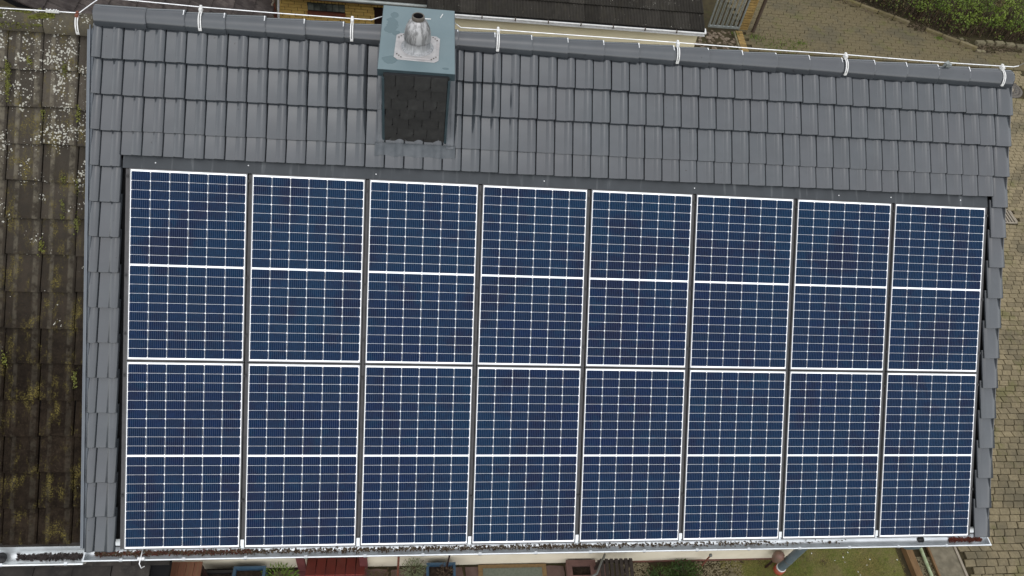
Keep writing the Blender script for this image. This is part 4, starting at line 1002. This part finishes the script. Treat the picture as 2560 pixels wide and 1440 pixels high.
# gravel patch, stepping stone, stakes
b = MB(); q = random.Random(11)
for i in range(4200):
    x = q.choice((q.uniform(5.5, 5.85), q.uniform(6.50, 7.15), q.uniform(9.70, 10.0))); y = q.uniform(-2.6, -1.89); s = q.uniform(.005, .014)
    mt = T(x, y, q.uniform(.0, .006)) @ RZ(q.uniform(0, 6)); b.add([mt @ Vector(v) for v in ((-s, -s * .7, 0), (s, -s * .6, 0), (s * .7, s, 0), (-s * .8, s * .8, 0), (0, 0, s * .8))], [(0, 1, 4), (1, 2, 4), (2, 3, 4), (3, 0, 4)])
tag(b.build('gravel', M['gravel']), kind='stuff')
tag(MB().lathe([(.085, 0), (.085, .03), (.07, .045), (0, .05)], (6.98, -2.14, 0), 14).build('stepping_stone', M['palestone']), 'pale round stone lying in the gravel by the lawn', 'stone')
st = thing('rusty_stake', 'thin rusty stake with round knob in front of the cream wall', 'stake', (6.56, -1.97, 0))
MB().tube([(6.56, -1.97, 0), (6.56, -1.97, .44)], .011, 8).build('rod', M['rust'], st)
MB().lathe([(.0, .475), (.018, .47), (.024, .455), (.020, .44), (.0, .436)], (6.56, -1.97, 0), 12).build('knob', M['greymetal'], st)
lp = thing('garden_scoop', 'brown metal garden light with round head beside the downpipe', 'garden light', (7.52, -1.98, 0))
MB().tube([(7.49, -1.985, 0), (7.51, -1.98, .28)], .016, 8).build('rod', M['darkdoor'], lp)
MB().lathe([(.03, .24), (.055, .30), (.070, .37), (.072, .42), (.055, .47), (.03, .49), (0, .495)], (7.52, -1.98, 0), 18).build('head', M['bronze'], lp)
# lawn
lawn = MB().box(7.02, 9.50, -5.0, -1.0, .001, .004).build('lawn', M['turf']); structure(lawn)
b = MB(); q = random.Random(17)
for i in range(60000):
    x, y = q.uniform(6.85, 9.52), q.uniform(-2.95, -1.5 if q.random() < .5 else -1.9)
    if x < WX1 + .02 and y > WY0 - .02: continue
    dn_ = mnoise.noise(Vector((x * 2.6, y * 2.6, 0)))
    if q.random() > .62 + dn_ * .9: continue
    s = q.uniform(.012, .034); a = q.uniform(0, 6.28)
    b.add([(x - .0022 * math.sin(a), y + .0022 * math.cos(a), .003), (x + .0022 * math.sin(a), y - .0022 * math.cos(a), .003), (x + s * .9 * math.cos(a), y + s * .9 * math.sin(a), s * .9)], [(0, 1, 2)])
tag(b.build('grass', M['grass']), kind='stuff')
b = MB()
for i in range(26):
    x, y, s = q.uniform(7.2, 9.5), q.uniform(-2.5, -1.7), q.uniform(.008, .016)
    mt = T(x, y, .025) @ RZ(q.uniform(0, 6)); b.add([mt @ Vector(v) for v in ((-s, 0, 0), (0, -s * .6, .002), (s, 0, 0), (0, s * .6, .002))], [(0, 1, 2, 3)])
tag(b.build('pale_petals', M['white']), kind='stuff')
tag(MB().box(-.05, .05, -2.4, 1.2, 0, .10).build('edging_board', M['plank'], None, T(9.655, -2.4, 0) @ RZ(.02)), 'weathered wooden edging board along the right side of the lawn', 'board')
tag(MB().tube([(9.86, -.9, .05), (9.86, -4.6, .05)], .024, 8).build('mossy_pole', M['greenpole']), 'pale lichen covered pole lying right of the gravel strip', 'pole')
cf = thing('cold_frame', 'flat glazed cold frame beside the paved yard', 'cold frame', (10.2, -2.4, 0))
MB().box(9.99, 10.36, -3.9, -1.2, .05, .06).build('pane', M['pane'], cf)
for x in (10.365,): MB().box(x, x + .035, -3.9, -1.2, .03, .075).build('frame_bar', M['concrete'], cf)
MB().box(9.96, 9.988, -3.9, -1.2, .03, .068).build('frame_bar', M['plank'], cf)
bush('ground_cover', 'small leafy ground cover at the foot of the cold frame', 'plant', (10.55, -2.35, .0), .16, .12, .10, 500, M['lavender'], (.008, .016), 12)
